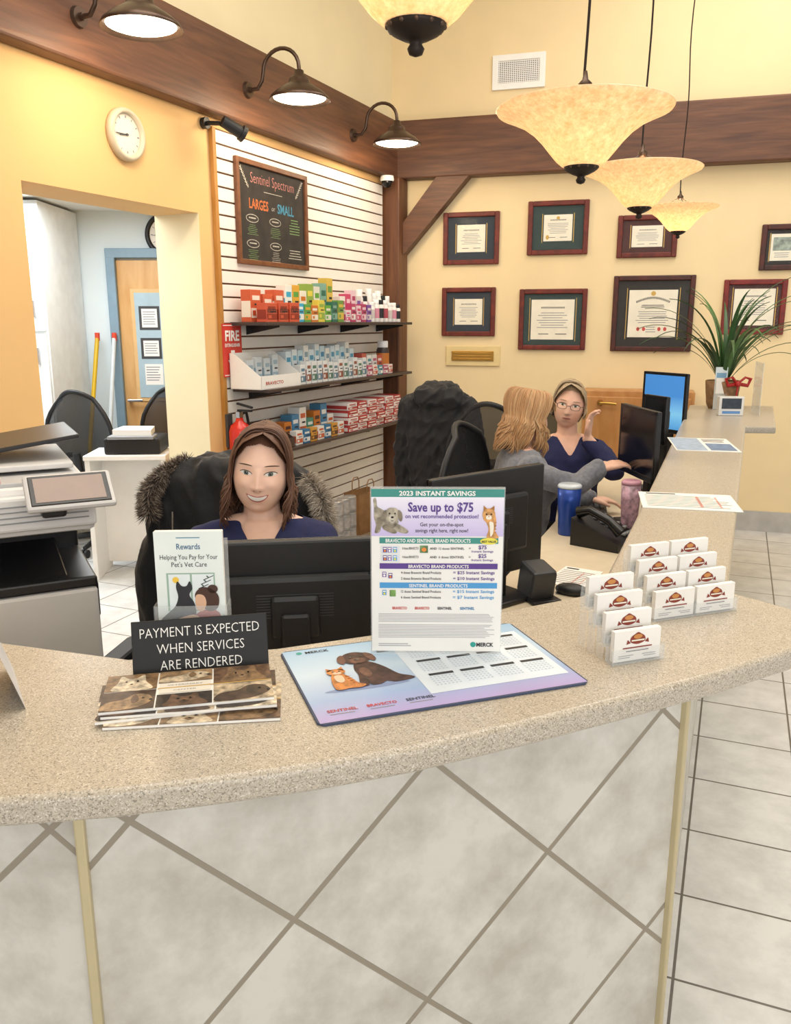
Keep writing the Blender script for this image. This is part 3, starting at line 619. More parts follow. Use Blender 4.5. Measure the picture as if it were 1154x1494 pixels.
cv.ell(31,41.5,2.2,1.5,BKG,7); cv.ell(27,36,1.1,1.2,BKG,7); cv.ell(35,36,1.1,1.2,BKG,7); cv.rect(29,46.5,33,47.3,BKG,7)
GC=pm('D0995C',.6,0,.4,120); GC2=pm('B47A40',.6,0,.3,120)
blob(cv,[(166,34),(176,32),(183,40),(184,52),(183,62),(188,72),(171,72),(173,60),(170,50),(165,44)],GC,3); cv.poly([(165,33),(165,24),(171,29)],GC2,4); cv.poly([(174,29),(181,24),(181,33)],GC2,4); blob(cv,[(165,32),(173,28),(181,32),(182,40),(177,46),(169,46),(164,40)],GC,5); blob(cv,[(169,40),(173,38),(177,40),(176,44),(170,44)],CREAM,6); cv.ell(169.5,36.5,1.3,1.2,BKG,7); cv.ell(176.5,36.5,1.3,1.2,BKG,7); cv.ell(173,40,.9,.7,RED,7); blob(cv,[(174,48),(180,50),(180,64),(176,70),(175,58)],CREAM,5)
for k in range(4): cv.rect(181,48+k*5,184.5,49.4+k*5,GC2,6)
cv.rect(12,72,188,81,TEAL,2); cv.text(84,79.3,'BRAVECTO AND SENTINEL BRAND PRODUCTS',7.6,WH,'C',.02,fit=126); cv.ell(174,77,13,5,YEL,4); cv.text(174,79,'BEST VALUE',4.4,INK,'C',.02,l=6,fit=21)
def prow(y,a,b,amt,c):
    cv.text(46,y,a,5.2,INK,'L',.01,fit=24); 
    if b: cv.text(92,y,'AND',4.6,INK,'C',.02); cv.text(100,y,b,4.8,INK,'L',.01,fit=38)
    cv.text(146,y,'=',6,INK,'C'); cv.text(165,y-1,amt,8,c,'C',.02); cv.text(165,y+4,'Instant Savings',4.6,c,'C',.01,fit=32)
for y in (85,97.5): cv.rect(14,y,42,y+11,pm('DDE0E6',.6),2)
def pk(x,y,c,c2): cv.rect(x,y,x+6,y+8,c,3); cv.rect(x+.8,y+1,x+5.2,y+3,PAP,4); cv.ell(x+3,y+5.6,1.7,1.7,c2,4)
for y in (86.5,99): pk(17,y,PURP,ORG); pk(24,y,pm('7A5AA8',.5),WH); pk(32,y,SKY,YEL)
cv.rect(72,84,84,95,pm('6A8A5A',.6,0,.5,80),3); cv.ell(78,90,3.6,3,ORG,4)
prow(90,'8 doses BRAVECTO','12 doses SENTINEL',' $75',PURP); prow(103,'4 doses BRAVECTO','6 doses SENTINEL',' $25',PURP)
cv.rect(12,111,188,119.5,PURP,2); cv.text(100,118,'BRAVECTO BRAND PRODUCTS',7,WH,'C',.02,fit=90)
pk(16,124,pm('7A5AA8',.5),WH); pk(25,126,PURP,ORG)
for y,a,b in ((127,'4 doses Bravecto Brand Products','= $25 Instant Savings'),(136,'2 doses Bravecto Brand Products','= $10 Instant Savings')): cv.text(44,y,a,5.4,INK,'L',.01,fit=60); cv.text(122,y,b,6.6,PURP,'L',.015,fit=62)
cv.rect(12,140.5,188,149,SKY,2); cv.text(100,147.5,'SENTINEL BRAND PRODUCTS',7,WH,'C',.02,fit=88)
pk(16,152,SKY,YEL); cv.rect(27,152,36,162,pm('7FA85A',.6,0,.4,60),3)
for y,a,b in ((156,'12 doses Sentinel Brand Products','= $15 Instant Savings'),(165,'6 doses Sentinel Brand Products','= $7 Instant Savings')): cv.text(44,y,a,5.4,INK,'L',.01,fit=60); cv.text(122,y,b,6.6,SKY,'L',.015,fit=62)
for i,(t,c) in enumerate((('BRAVECTO','C93A2E'),('BRAVECTO','C93A2E'),('SENTINEL','3A3A44'),('SENTINEL','3A7FB0'))): cv.text(42+i*34,182,t,5.6,pm(c,.5),'C',.03,fit=22)
cv.lines(10,189,186,203,6,GIN,.25,2,.05); cv.lines(10,206,186,228,9,GIN,.25,2,.12); cv.text(172,240,'MERCK',8.5,INK,'C',.03,fit=26); cv.ell(154,237,4.2,4.2,pm('2E9E93',.5),2); cv.lines(10,236,60,242,2,GIN,.3,2)
mk('flyer',mb,D)
# payment sign
SGN=pm('0B0B0D',.55,0,.05)
mb=MB(); w,h=.204,.088; tl=Matrix.Rotation(rad(-14),4,'X')
mb.M=tl; mb.box((0,0,h/2),(w,.003,h),SGN,.0012)
cv=CV(mb,Matrix.Translation((-w/2,-.0018,0))@VERT,w,h,196,84)
for i,(t,f_) in enumerate((('PAYMENT IS EXPECTED',172),('WHEN SERVICES',126),('ARE RENDERED',118))): cv.text(98,25+i*24,t,20.5,WH,'C',-.010,fit=f_)
mb.M=Matrix(); mb.box((0,.02,.002),(w*.9,.05,.003),SGN,.001)
mk('payment_sign',mb,label='black plastic sign with white payment lettering on the counter',cat='sign',loc=(-.298,1.180,CT),rz=12)
# brochure holder
D=emp('brochure_holder',label='clear acrylic holder full of white pet care brochures',cat='brochure holder',loc=(-.318,1.213,CT),rz=3)
mb=MB(); w=.112
mb.box((0,.032,.1),(w,.002,.2),ACR); mb.box((0,-.002,.05),(w,.002,.1),ACR); mb.box((0,.015,.001),(w,.036,.002),ACR)
for sx in (-1,1): mb.box((sx*w/2,.015,.05),(.002,.036,.1),ACR)
mk('acrylic_holder',mb,D)
bro=MB(); bro.box((0,.012,.11),(.104,.012,.215),PAP,.001)
cv=CV(bro,Matrix.Translation((-.052,.0057,.0025))@VERT,.104,.215,104,215)
cv.rect(0,0,104,215,pm('E8EFEC',.55),1)
cv.text(52,28,'Rewards',13,pm('4A6F90',.5),'C',.01,fit=36); cv.rect(34,9,70,10.5,pm('5A8FA8',.5),2)
cv.text(52,44,'Helping You Pay for Your',11,INK,'C',.0,fit=88); cv.text(52,56,"Pet's Vet Care",11,INK,'C',.0,fit=54)
cv.rect(16,66,90,128,pm('9DB8A8',.6),2); cv.rect(19,68,52,126,pm('E6EFF0',.6),3); cv.rect(55,68,88,126,pm('E6EFF0',.6),3)
cv.ell(30,77,5,5,pm('F2C94C',.6),4)
for k in range(3):
    a0=(88-k*4,70+k*7); cv.poly([a0,(a0[0]-16,a0[1]+7),(a0[0]-15,a0[1]+8),(a0[0],a0[1]+1.2)],INK,4); cv.ell(a0[0]-9,a0[1]+2,2.2,1.0,pm('3F5B45',.6),5,rot=40)
CAT=pm('2A2A30',.6)
def up(P,dx=0,dy=0,k=1.3): return [(62+(a-60)*k+dx,112+(b-128)*k+dy) for a,b in P]
blob(cv,up([(44,108),(46,100),(51,106),(57,106),(61,100),(64,109),(60,118),(66,130),(66,148),(52,152),(38,150),(28,158),(24,150),(34,140),(42,132),(46,120)],-12,2,1.25),CAT,6)
HB=pm('4A3026',.6); SKB=pm('DDB293',.6)
blob(cv,up([(62,120),(70,112),(82,114),(90,124),(88,138),(78,142),(70,136),(64,130)],-6,-2),HB,7); cv.ell(86,92,8,7,HB,7); blob(cv,up([(63,122),(72,122),(75,132),(70,142),(63,138)],-6,-2),SKB,8)
blob(cv,up([(66,144),(80,140),(94,150),(98,205),(60,205),(58,180),(60,156)],-8,-2),pm('B04A42',.6),6); blob(cv,up([(40,152),(58,146),(66,150),(62,158),(46,160)],-6,-2),SKB,8)
mk('brochure',bro,D)
# collage brochures
SEP=[pm(c,.4,0,.6,90) for c in ('B5A389','7F6548','4A382C','CDBFA8','94795A','332821','C4B399','634A36')]
def collage(x,y,z,rz,n):
    mb=MB(); w,h=.235,.118; mb.box((w/2,h/2,.002),(w,h,.004),PAP,.0008)
    cv=CV(mb,Matrix.Translation((0,0,.0042)),w,h,235,118)
    g=[(0,0,72,56),(74,0,150,40),(152,0,235,56),(0,58,72,118),(74,78,150,118),(152,60,235,118)]
    for i,(a,b,c,d) in enumerate(g): 
        bgm=SEP[(i*3+n)%8]; A=SEP[(i*3+n+2)%8]; B2=SEP[(i*3+n+5)%8]; cv.rect(a,b,c,d,bgm,1); cx,cy=(a+c)/2,(b+d)/2; rw,rh=(c-a)/2,(d-b)/2
        if i%2==0:
            blob(cv,[(cx-rw*.7,cy+rh*.95),(cx-rw*.55,cy),(cx-rw*.45,cy-rh*.85),(cx-rw*.15,cy-rh*.45),(cx+rw*.15,cy-rh*.45),(cx+rw*.45,cy-rh*.85),(cx+rw*.55,cy),(cx+rw*.8,cy+rh*.95)],A,2)
            for sx in (-1,1): cv.ell(cx+sx*rw*.22,cy-rh*.05,rw*.09,rh*.1,B2,3); cv.ell(cx+sx*rw*.22,cy-rh*.05,rw*.04,rh*.09,BKG,4)
            blob(cv,[(cx-rw*.18,cy+rh*.35),(cx,cy+rh*.2),(cx+rw*.18,cy+rh*.35),(cx,cy+rh*.6)],B2,3); cv.ell(cx,cy+rh*.28,rw*.06,rh*.06,BKG,4)
        else:
            blob(cv,[(cx-rw*.95,cy+rh*.9),(cx-rw*.8,cy+rh*.1),(cx-rw*.2,cy-rh*.1),(cx+rw*.2,cy-rh*.6),(cx+rw*.7,cy-rh*.5),(cx+rw*.9,cy+rh*.1),(cx+rw*.6,cy+rh*.6),(cx+rw*.1,cy+rh*.9)],A,2)
            blob(cv,[(cx+rw*.25,cy-rh*.55),(cx+rw*.1,cy-rh*.1),(cx+rw*.2,cy+rh*.4),(cx+rw*.4,cy)],B2,3); cv.ell(cx+rw*.55,cy-rh*.15,rw*.05,rh*.08,BKG,4); cv.ell(cx+rw*.85,cy+rh*.1,rw*.07,rh*.09,BKG,4)
    cv.rect(76,43,148,75,pm('E6DFD2',.5),2); cv.rect(74,57,235,59.5,pm('C9A24C',.5),3)
    cv.text(112,53,'VETERINARY',6,GIN,'C',-.005,fit=50,l=4); cv.text(112,70,'CENTER',6,GIN,'C',-.005,fit=32,l=4)
    return mk('brochure',mb,label=['sepia pet photo brochure fanned in the counter stack','top sepia brochure with collage of cats and dogs'][1 if n==1 else 0],cat='brochure',group='stack of pet photo brochures',loc=(x,y,z),rz=rz)
collage(-.390,1.000,CT,7,0); collage(-.402,1.006,CT+.0045,14,2); collage(-.396,1.012,CT+.009,9.5,4); collage(-.400,1.016,CT+.0135,12,1)
mb=MB(); 
vs=[(-.10,-.03,0),(.06,-.03,0),(.06,0,.10),(-.10,0,.10),(.06,.03,0),(-.10,.03,0)]
mb.add(vs,[[0,1,2,3],[3,2,4,5]],pm('DCDCE0',.5)); mb.box((-.02,-.022,.03),(.1,.002,.02),pm('9A9AA8',.5),0,Matrix.Rotation(-.29,4,'X'))
mk('tent_card',mb,label='folded white tent card standing on the counter',cat='card',loc=(-.575,1.10,CT),rz=-60)
# business card holders
CARD=pm('F2EFEA',.5); LOGO=pm('8A3A2C',.5); LOGO2=pm('C98A4A',.5)
def cardholder(loc,rz,cols,lab):
    D=emp('card_holder',label=lab,cat='card holder',group='acrylic business card holders',loc=loc,rz=rz)
    cw=.092; W_=cols*cw+.004; mb=MB(); n=4; dy=.027; dz=.022
    for i in range(n):
        y=i*dy; z=i*dz
        mb.box((0,y-.006,z+.012),(W_,.0018,.024),ACR); mb.box((0,y+.012,z+.022),(W_,.0018,.044),ACR); mb.box((0,y+.003,z+.001),(W_,.018,.0018),ACR)
    for x in [-W_/2+i*(W_)/cols for i in range(cols+1)]:
        for i in range(n): mb.box((x,i*dy+.003,(i*dz+.026)/2),(.0016,.02,i*dz+.026),ACR)
    mk('acrylic_rack',mb,D)
    for i in range(n):
        for c in range(cols):
            mb=MB(); x=-W_/2+.002+cw*(c+.5); mb.M=Matrix.Translation((x,i*dy+.003,i*dz+.003)); mb.box((0,0,.0255),(.086,.010,.051),CARD)
            cv=CV(mb,Matrix.Translation((-.043,-.0052,0))@VERT,.086,.051,86,51)
            blob(cv,[(30,20),(30,12),(37,7),(43,4),(49,7),(56,12),(56,20),(43,24)],LOGO,1); cv.poly([(24,15),(22,23),(30,21)],LOGO,2); cv.poly([(62,15),(64,23),(56,21)],LOGO,2); cv.ell(43,11,8,4,LOGO2,2); cv.rect(31,16,55,18.5,CREAM,3)
            cv.rect(16,28,70,30,LOGO,2); cv.rect(22,34,64,35.5,INK,2); cv.rect(8,41,36,42.2,GIN,2); cv.rect(52,41,78,42.2,GIN,2); cv.rect(8,44.5,30,45.7,GIN,2); cv.rect(56,44.5,78,45.7,GIN,2)
            mk('business_cards',mb,D)
    return D
cardholder((.385,1.232,CT),19,1,'clear four-tier acrylic holder with one column of business cards')
cardholder((.553,1.445,CT),20,2,'clear four-tier acrylic holder with two columns of business cards')
def sheet(name,us,lab,cat,mats,z=CT,lines=True):
    P=[at_z(u,v,z) for u,v in us]; c=sum(P,V())/4; e=(P[1]-P[0]); ang=math.degrees(math.atan2(e.y,e.x)); w=(P[1]-P[0]).length; h=(P[3]-P[0]).length
    mb=MB(); mb.box((0,0,.001),(w,h,.002),mats[0]); cv=CV(mb,Matrix.Translation((-w/2,-h/2,.0021)),w,h,100,70)
    if len(mats)>1: cv.rect(2,2,50,68,mats[1],1); cv.rect(55,30,96,66,mats[2],1); cv.lines(55,6,96,26,4,INK,.4,1)
    else: cv.rect(8,4,40,8,INK,1); cv.lines(6,14,94,66,8,GIN,.3,1); cv.rect(60,14,63,60,pm('E9A89C',.6),1); cv.rect(80,14,82,60,pm('E9A89C',.6),1)
    mk(name,mb,label=lab,cat=cat,loc=c,rz=ang)
sheet('paper_form',[(928,741),(1075,748),(1073,722),(940,719)],'printed white sign-in form lying on the ledge','paper',[PAP])
sheet('magazine',[(975,657),(1070,660),(1072,641),(982,639)],'open blue and white magazine on the ledge','magazine',[PAP,pm('A3B6CE',.5,0,.2,30),pm('6F86A8',.5,0,.3,30)])
sheet('paper_form',[(800,852),(858,862),(876,832),(815,826)],'white papers on the desk beside the ledge','paper',[PAP],.7505)
sheet('paper_form',[(850,692),(890,696),(915,676),(872,672)],'printed papers on the far work desk','paper',[PAP],.7505)
D=emp('potted_plant',label='strappy green potted plant in a brown basket with red bow',cat='plant',loc=(2.05,5.20,CT))
mb=MB(); mb.lathe([(.001,0),(.075,0),(.09,.03),(.10,.12),(.105,.17),(.098,.175),(.09,.15)],28,pm('8A6A4A',.7,0,.3,40,bump=.4)); mk('pot',mb,D)
mb=MB(); mb.lathe([(.001,.15),(.095,.15)],24,pm('3C2E22',.9)); mk('soil',mb,D)
mb=MB()
for sx in (-1,1): mb.tube([(.05,-.10,.16),(.05+sx*.04,-.115,.20),(.05+sx*.075,-.11,.19),(.05+sx*.06,-.11,.15),(.05,-.10,.16)],.012,8,pm('B22222',.4),flat=.6)
mb.ball((.05,-.11,.16),.02,pm('B22222',.4)); mb.tube([(.05,-.11,.15),(.04,-.12,.08),(.02,-.12,.02)],.01,6,pm('B22222',.4),flat=.4); mk('bow',mb,D)
mb=MB(); LF=[pm('35592D',.45,0,.2,20),pm('4F7440',.45,0,.2,20),pm('2A4A26',.45,0,.2,20)]
Rp=random.Random(11)
for i in range(44):
    a=Rp.uniform(0,2*pi); L=Rp.uniform(.50,.78); el=Rp.uniform(.75,1.45); w0=Rp.uniform(.010,.015); pts=[];n=14
    x=0;z=.15; th=el+.25
    for k in range(n+1):
        pts.append(V((.02*math.cos(a)+x*math.cos(a),.02*math.sin(a)+x*math.sin(a),z))); x+=L/n*math.cos(th); z+=L/n*math.sin(th); th-=(.085+.085*(1.5-el))*(.5+k/n)
    sd=V((-math.sin(a),math.cos(a),0)); vv=[];ff=[]
    for k,p in enumerate(pts):
        t=k/n; w=w0*math.sin(pi*min(1,.25+t*.75))**.7 if t<.99 else .0005
        vv+=[p-sd*w+V((0,0,.004)),p,p+sd*w+V((0,0,.004))]
    for k in range(n): ff+=[[3*k,3*k+1,3*k+4,3*k+3],[3*k+1,3*k+2,3*k+5,3*k+4]]
    mb.add(vv,ff,LF[i%3],None,True)
mk('leaves',mb,D)
mb=MB(); mb.box((0,0,.055),(.14,.05,.11),pm('DCDCDA',.4),.004); mb.box((0,-.0255,.07),(.11,.002,.06),pm('2A3440',.3,0,.4,40)); mb.box((0,-.0265,.02),(.1,.001,.015),pm('5F8FC9',.4))
mk('card_display',mb,label='small white desk display box with dark picture on the ledge',cat='display',loc=at_z(1064,606,CT),rz=-5)
mb=MB(); mb.box((0,.02,.13),(.075,.003,.26),pm('DDE9EF',.4)); mb.box((0,.0,.05),(.08,.002,.1),ACR); mb.box((0,.01,.002),(.08,.04,.004),ACR); mb.box((0,.018,.19),(.06,.001,.07),pm('7FA9C9',.4)); mb.box((0,.005,.10),(.07,.008,.19),PAP)
mk('leaflet_stand',mb,label='narrow leaflet stand with pale blue leaflet on the ledge',cat='brochure holder',loc=at_z(1050,598,CT),rz=0)
mb=MB(); mb.box((0,0,.15),(.004,.22,.30),pm('E6EEF0',.1,0,.01,alpha=.4),.001); mk('acrylic_screen',mb,label='small clear acrylic divider standing on the ledge end',cat='screen',loc=(2.14,4.90,CT),rz=-12)
# ---------- electronics ----------
def monitor(loc,rz,w,h,zc,scr,lab,desk=.75):
    D=emp('computer_monitor',label=lab,cat='monitor',loc=(loc[0],loc[1],desk+.0005),rz=rz); zc-=desk
    mb=MB(); mb.box((0,.02,zc),(w,.022,h),BK,.006); mb.box((0,.04,zc),(w*.62,.03,h*.55),BK,.012)
    for k in range(9): mb.box((0,.0555,zc+h*.15-k*.006),(w*.3,.002,.002),DG)
    mb.box((-w/2+.008,.008,zc),(.016,.006,h),BKG,.002); mb.box((w/2-.008,.008,zc),(.016,.006,h),BKG,.002); mb.box((0,.008,zc+h/2-.008),(w,.006,.016),BKG,.002); mb.box((0,.008,zc-h/2+.012),(w,.006,.024),BKG,.002)
    mk('monitor_housing',mb,D)
    mb=MB(); mb.box((0,.0075,zc+.004),(w-.03,.002,h-.036),scr); mk('screen',mb,D)
    mb=MB(); mb.box((0,.07,zc*.5),(.06,.02,zc+.02),BK,.006); mb.box((0,.055,zc),(.10,.03,.09),BK,.008); mb.box((0,.05,.008),(.21,.17,.016),BK,.006)
    mb.tube([(.022*math.cos(a),.072,zc-.02+.022*math.sin(a)) for a in [2*pi*i/16 for i in range(16)]],.002,6,GR,closed=True); mk('stand',mb,D)
    return D
SD=pm('0B0D12',.12,0,.05)
monitor((-.215,1.67),180+8,.53,.31,1.005,SD,'black desktop monitor seen from behind on the reception desk')
monitor((.275,2.50),180+38,.48,.34,.985,SD,'black monitor turned sideways beside the reception desk')
monitor((1.00,3.42),-84,.38,.29,1.11,SD,'black monitor facing the seated coworker')
scrm=gradmat('blue_screen',[(0,'2F7FC0'),(.5,'7FC6E8'),(1,'2B66B0')],2,5,-1.2,.2); sb=scrm.node_tree.nodes['Principled BSDF']; sb.inputs['Emission Color'].default_value=(.1,.35,.8,1); sb.inputs['Emission Strength'].default_value=.5
monitor((1.53,4.74),-64,.34,.34,1.15,scrm,'monitor showing a bright blue screen at the far desk')
monitor((1.30,4.16),-74,.20,.24,1.12,SD,'small black monitor edge-on beside the blue-screened one')
def keyboard(loc,rz,lab,z=.7505):
    D=emp('keyboard',label=lab,cat='keyboard',loc=(loc[0],loc[1],z),rz=rz)
    mb=MB(); mb.box((0,0,.009),(.43,.14,.018),BK,.004); mk('keyboard_base',mb,D)
    mb=MB()
    for r_ in range(5):
        for c_ in range(15): mb.box((-.2+.0285*c_,-.05+.025*r_,.021),(.024,.021,.006),DG,.002,seg=1)
    mk('keys',mb,D)
keyboard((.88,3.60),78,'black keyboard on the far work desk'); keyboard((-.25,1.755),3,'black keyboard below the reception monitor')
D=emp('desk_phone',label='black multi-button desk phone',cat='telephone',loc=(.83,3.13,.7505),rz=50)
mb=MB(); mb.prism([(-.1,0),(.1,0),(.1,.11),(-.1,.03)],-.11,.11,BK,Matrix(((0,0,1,0),(1,0,0,0),(0,1,0,0),(0,0,0,1)))); 
mk('phone_base',mb,D)
mb=MB()
for i in range(4):
    for j in range(5): mb.box((-.0+.024*i,-.07+.03*j,.048+.012*j),(.017,.017,.01),GR,.003)
mk('buttons',mb,D)
mb=MB(); mb.tube([(-.07,-.09,.07),(-.07,-.04,.11),(-.07,.04,.14),(-.07,.09,.125)],[.024,.017,.017,.024],12,BKG); mk('handset',mb,D)
D=emp('card_terminal',label='grey and black card payment terminal on the desk',cat='card reader',loc=at_z(782,872,.7505),rz=200)
mb=MB(); mb.box((0,0,.055),(.085,.10,.11),DG,.012,Matrix.Rotation(-.2,4,'X')); mb.box((0,.01,.006),(.10,.13,.012),BK,.005); mk('terminal_body',mb,D)
mb=MB(); mb.box((0,-.045,.095),(.06,.004,.035),pm('93A6A0',.2),.001,Matrix.Rotation(-.2,4,'X'))
for i in range(3):
    for j in range(3): mb.box((-.02+.02*i,-.056,.03+.014*j),(.013,.006,.009),GR,.002)
mk('keypad',mb,D)
def tumbler(px,rz,body,lid,lab,h=.21,r=.048):
    p=at_z(px[0],px[1],.7505); D=emp('tumbler',label=lab,cat='cup',loc=p,rz=rz)
    mb=MB(); mb.lathe([(.001,0),(r*.80,0),(r*.84,.006),(r*.87,h*.4),(r*.96,h*.62),(r,h*.93),(r*.96,h*.93)],32,body); mk('cup_body',mb,D)
    mb=MB(); mb.lathe([(r*.96,h*.93),(r*1.02,h*.93),(r*1.02,h*.97),(r*.9,h),(.001,h*.985)],32,lid); mk('lid',mb,D)
tumbler((828,779),0,pm('24479F',.3,.3,.04),pm('C9D2DA',.2),'royal blue insulated tumbler on the desk')
tumbler((916,786),0,pm('B08FA0',.35,0,.6,50),pm('C894A8',.3),'pink floral patterned tumbler on the desk',.24,.038)
mb=MB(); mb.ball((0,0,.012),(.032,.055,.022),BK,18); mb.box((0,0,.002),(.05,.09,.004),BK,.002); mk('computer_mouse',mb,label='black computer mouse on the work desk',cat='mouse',loc=at_z(834,866,.752),rz=60)
# copier
CPW=pm('DEDCDA',.45,0,.02); CPB=pm('1E1E22',.35,0,.08)
D=emp('copier',label='white and black office copier with tilting touchscreen',cat='copier',loc=(-1.22,2.27,0),rz=28)
mb=MB(); mb.box((0,0,.47),(.60,.62,.86),CPW,.012); mb.box((0,0,.03),(.56,.58,.05),DG,.01); mb.box((0,.18,.98),(.60,.26,.16),CPB,.01); mb.box((-.26,0,.98),(.08,.6,.16),CPW,.01)
mb.box((.05,-.05,.915),(.50,.52,.03),CPB,.006); mb.box((.05,.04,.98),(.46,.02,.14),CPB); mb.box((.05,-.10,.945),(.36,.34,.012),CPB,.004,Matrix.Rotation(.12,4,'X')); 
mb.box((.292,-.02,.86),(.022,.56,.10),CPB,.006)
CV(mb,Matrix.Translation((.22,-.3112,.70))@VERT,.06,.012,20,4).text(10,3,'Canon',3.6,RED,'C',.03); mb.box((.25,-.312,.66),(.02,.004,.006),RED)
mk('copier_body',mb,D)
for i in range(3):
    mb=MB(); mb.box((0,-.312,.14+i*.175),(.56,.016,.16),CPW,.006); mb.box((0,-.321,.18+i*.175),(.18,.006,.03),DG,.004); mk('paper_drawer',mb,D)
mb=MB(); mb.box((0,0,1.12),(.62,.60,.13),CPW,.016); mb.box((0,0,1.19),(.58,.56,.014),pm('BDBCBC',.4),.004); mb.box((0,-.31,1.12),(.62,.03,.09),CPW,.008)
for k in range(4): mb.box((0,-.327,1.10+k*.014),(.58,.003,.003),GR)
mk('scanner_unit',mb,D)
mb=MB(); mb.box((-.18,.02,1.235),(.24,.48,.07),CPW,.02); mb.box((-.18,.02,1.275),(.22,.44,.012),CPB,.004); mb.box((.12,.03,1.215),(.32,.40,.016),pm('D2D0CE',.4),.004); mb.box((.14,.05,1.265),(.34,.34,.012),CPB,.004,Matrix.Rotation(-.13,4,'Y')); mb.box((.0,-.24,1.20),(.18,.08,.006),pm('D9A9A4',.6))
mk('document_feeder',mb,D)
mb=MB(); mb.M=Matrix.Translation((.24,-.40,1.185))@Matrix.Rotation(rad(-54),4,'X')
mb.box((0,0,0),(.21,.018,.12),pm('C4C2C1',.4),.008); mb.box((0,-.0095,0),(.188,.004,.100),BKG,.003); mb.box((0,-.0118,0),(.165,.001,.082),pm('8A7468',.15)); mb.M=Matrix(); mb.box((.2,-.34,1.14),(.06,.12,.04),CPB,.008)
mk('touchscreen',mb,D)
# ---------- chairs ----------
MESHM=pm('1D1D20',.8,0,.2,200,alpha=.88); CHB=pm('161619',.5,0,.1); FAB=pm('222226',.9,0,.2,150,bump=.3)
def chair():
    D=emp('office_chair',label='x',cat='chair',group='black mesh office chairs')
    mb=MB(); mb.box((0,0,.44),(.50,.48,.08),FAB,.035,seg=4); mk('seat',mb,D)
    def P(u,v):
        wv=.225*(.78+.30*math.sin(pi*min(1,v*.8+.18)))*(1-.35*max(0,(v-.6)/.4)**2.2); return V((u*wv,.24+.06*v-.05*(u*u)+.03*math.sin(v*pi),.60+.50*v+ .05*(1-u*u)*v))
    mb=MB(); mb.grid(lambda a,b:P((a*2-1)*.97,b),14,14,MESHM)
    path=[P(-1+2*i/10,0) for i in range(10)]+[P(1,i/10) for i in range(10)]+[P(1-2*i/10,1) for i in range(10)]+[P(-1,1-i/10) for i in range(10)]
    mb.tube(path,.015,10,CHB,closed=True)
    mb.tube([P(0,.25)+V((0,.03,0)),(0,.27,.52),(0,.12,.41)],.02,10,CHB,flat=1.4); mk('backrest',mb,D)
    for sx in (-1,1):
        mb=MB(); mb.tube([(sx*.22,.05,.43),(sx*.29,.04,.45),(sx*.30,.02,.64)],.016,8,CHB); mb.box((sx*.30,-.01,.655),(.07,.25,.03),CHB,.012); mk('armrest',mb,D)
    mb=MB(); mb.cyl((0,0,.10),(0,0,.41),.028,.022,14,CHR); mb.box((0,0,.395),(.2,.2,.03),CHB,.008); mk('gas_column',mb,D)
    for i in range(5):
        a=2*pi*i/5+.3; c,s_=math.cos(a),math.sin(a)
        mb=MB(); mb.tube([(0,0,.10),(.15*c,.15*s_,.095),(.30*c,.30*s_,.07)],[.03,.022,.015],8,CHB); l=mk('leg',mb,D)
        mb=MB()
        for q in (-.014,.014): mb.cyl((.3*c-s_*q-s_*.009,.3*s_+c*q+c*.009,.03),(.3*c-s_*q+s_*.009,.3*s_+c*q-c*.009,.03),.03,None,14,CHB)
        mk('caster',mb,l)
    return D
CH=chair()
CH.location=(-2.10,5.80,0); CH.rotation_euler=(0,0,rad(170)); CH['label']='black mesh office chair in the staff annex'
dup(CH,(-1.66,6.22,0),195,'black mesh office chair further back in the annex')
dup(CH,(.54,3.58,0),58,'black mesh office chair under the blonde coworker')
dup(CH,(.84,4.06,0),14,'black mesh office chair of the coworker with glasses')
dup(CH,(.62,4.95,0),160,'empty black mesh office chair beyond the coworkers')
dup(CH,(.36,5.62,0),165,'black office chair carrying a draped dark jacket')
dup(CH,(-.50,2.20,0),-8,'black mesh office chair under the receptionist')
D=emp('side_table',label='white side table in the staff annex',cat='table',loc=(-1.68,5.18,0),rz=4)
mb=MB(); mb.box((0,0,.785),(.50,.36,.03),WH,.004); mk('table_top',mb,D)
for sx in (-1,1): mb=MB(); mb.box((sx*.23,0,.385),(.03,.34,.77),WH,.004); mk('side_panel',mb,D)
mb=MB(); mb.box((0,.1,.4),(.44,.02,.70),WH,.003); mk('back_panel',mb,D)
mb=MB(); mb.box((0,0,.05),(.34,.28,.10),BK,.012); mb.box((0,-.1,.105),(.28,.12,.02),GR,.004); mb.prism([(-.12,-.1),(.12,-.12),(.1,.08),(-.1,.1)],.115,.15,PAP); mk('desktop_printer',mb,label='small black printer with papers on top',cat='printer',loc=(-1.64,5.18,.8005),rz=4)
for (u,c,lab,lean) in ((127,'D2AC14','yellow-handled mop leaning on the annex wall',.05),(139,'C8D0D4','white-handled broom leaning on the annex wall',.02)):
    p=at_y(u,600,6.0); D=emp('broom',label=lab,cat='broom',loc=(p.x-(.10 if c=='D2AC14' else 0),6.05,0))
    mb=MB(); mb.tube([(0,0,.12),(lean*.5,.2,.8),(lean,.42,1.48)],.017,10,pm(c,.4)); mb.cyl((lean,.42,1.46),(lean+.001,.425,1.52),.019,None,10,pm('D2452F',.4)); mk('handle',mb,D)
    mb=MB(); mb.box((0,0,.07),(.18,.05,.14),pm('C8C2B4',.9,0,.2,60,bump=.5),.02); mk('broom_head',mb,D)
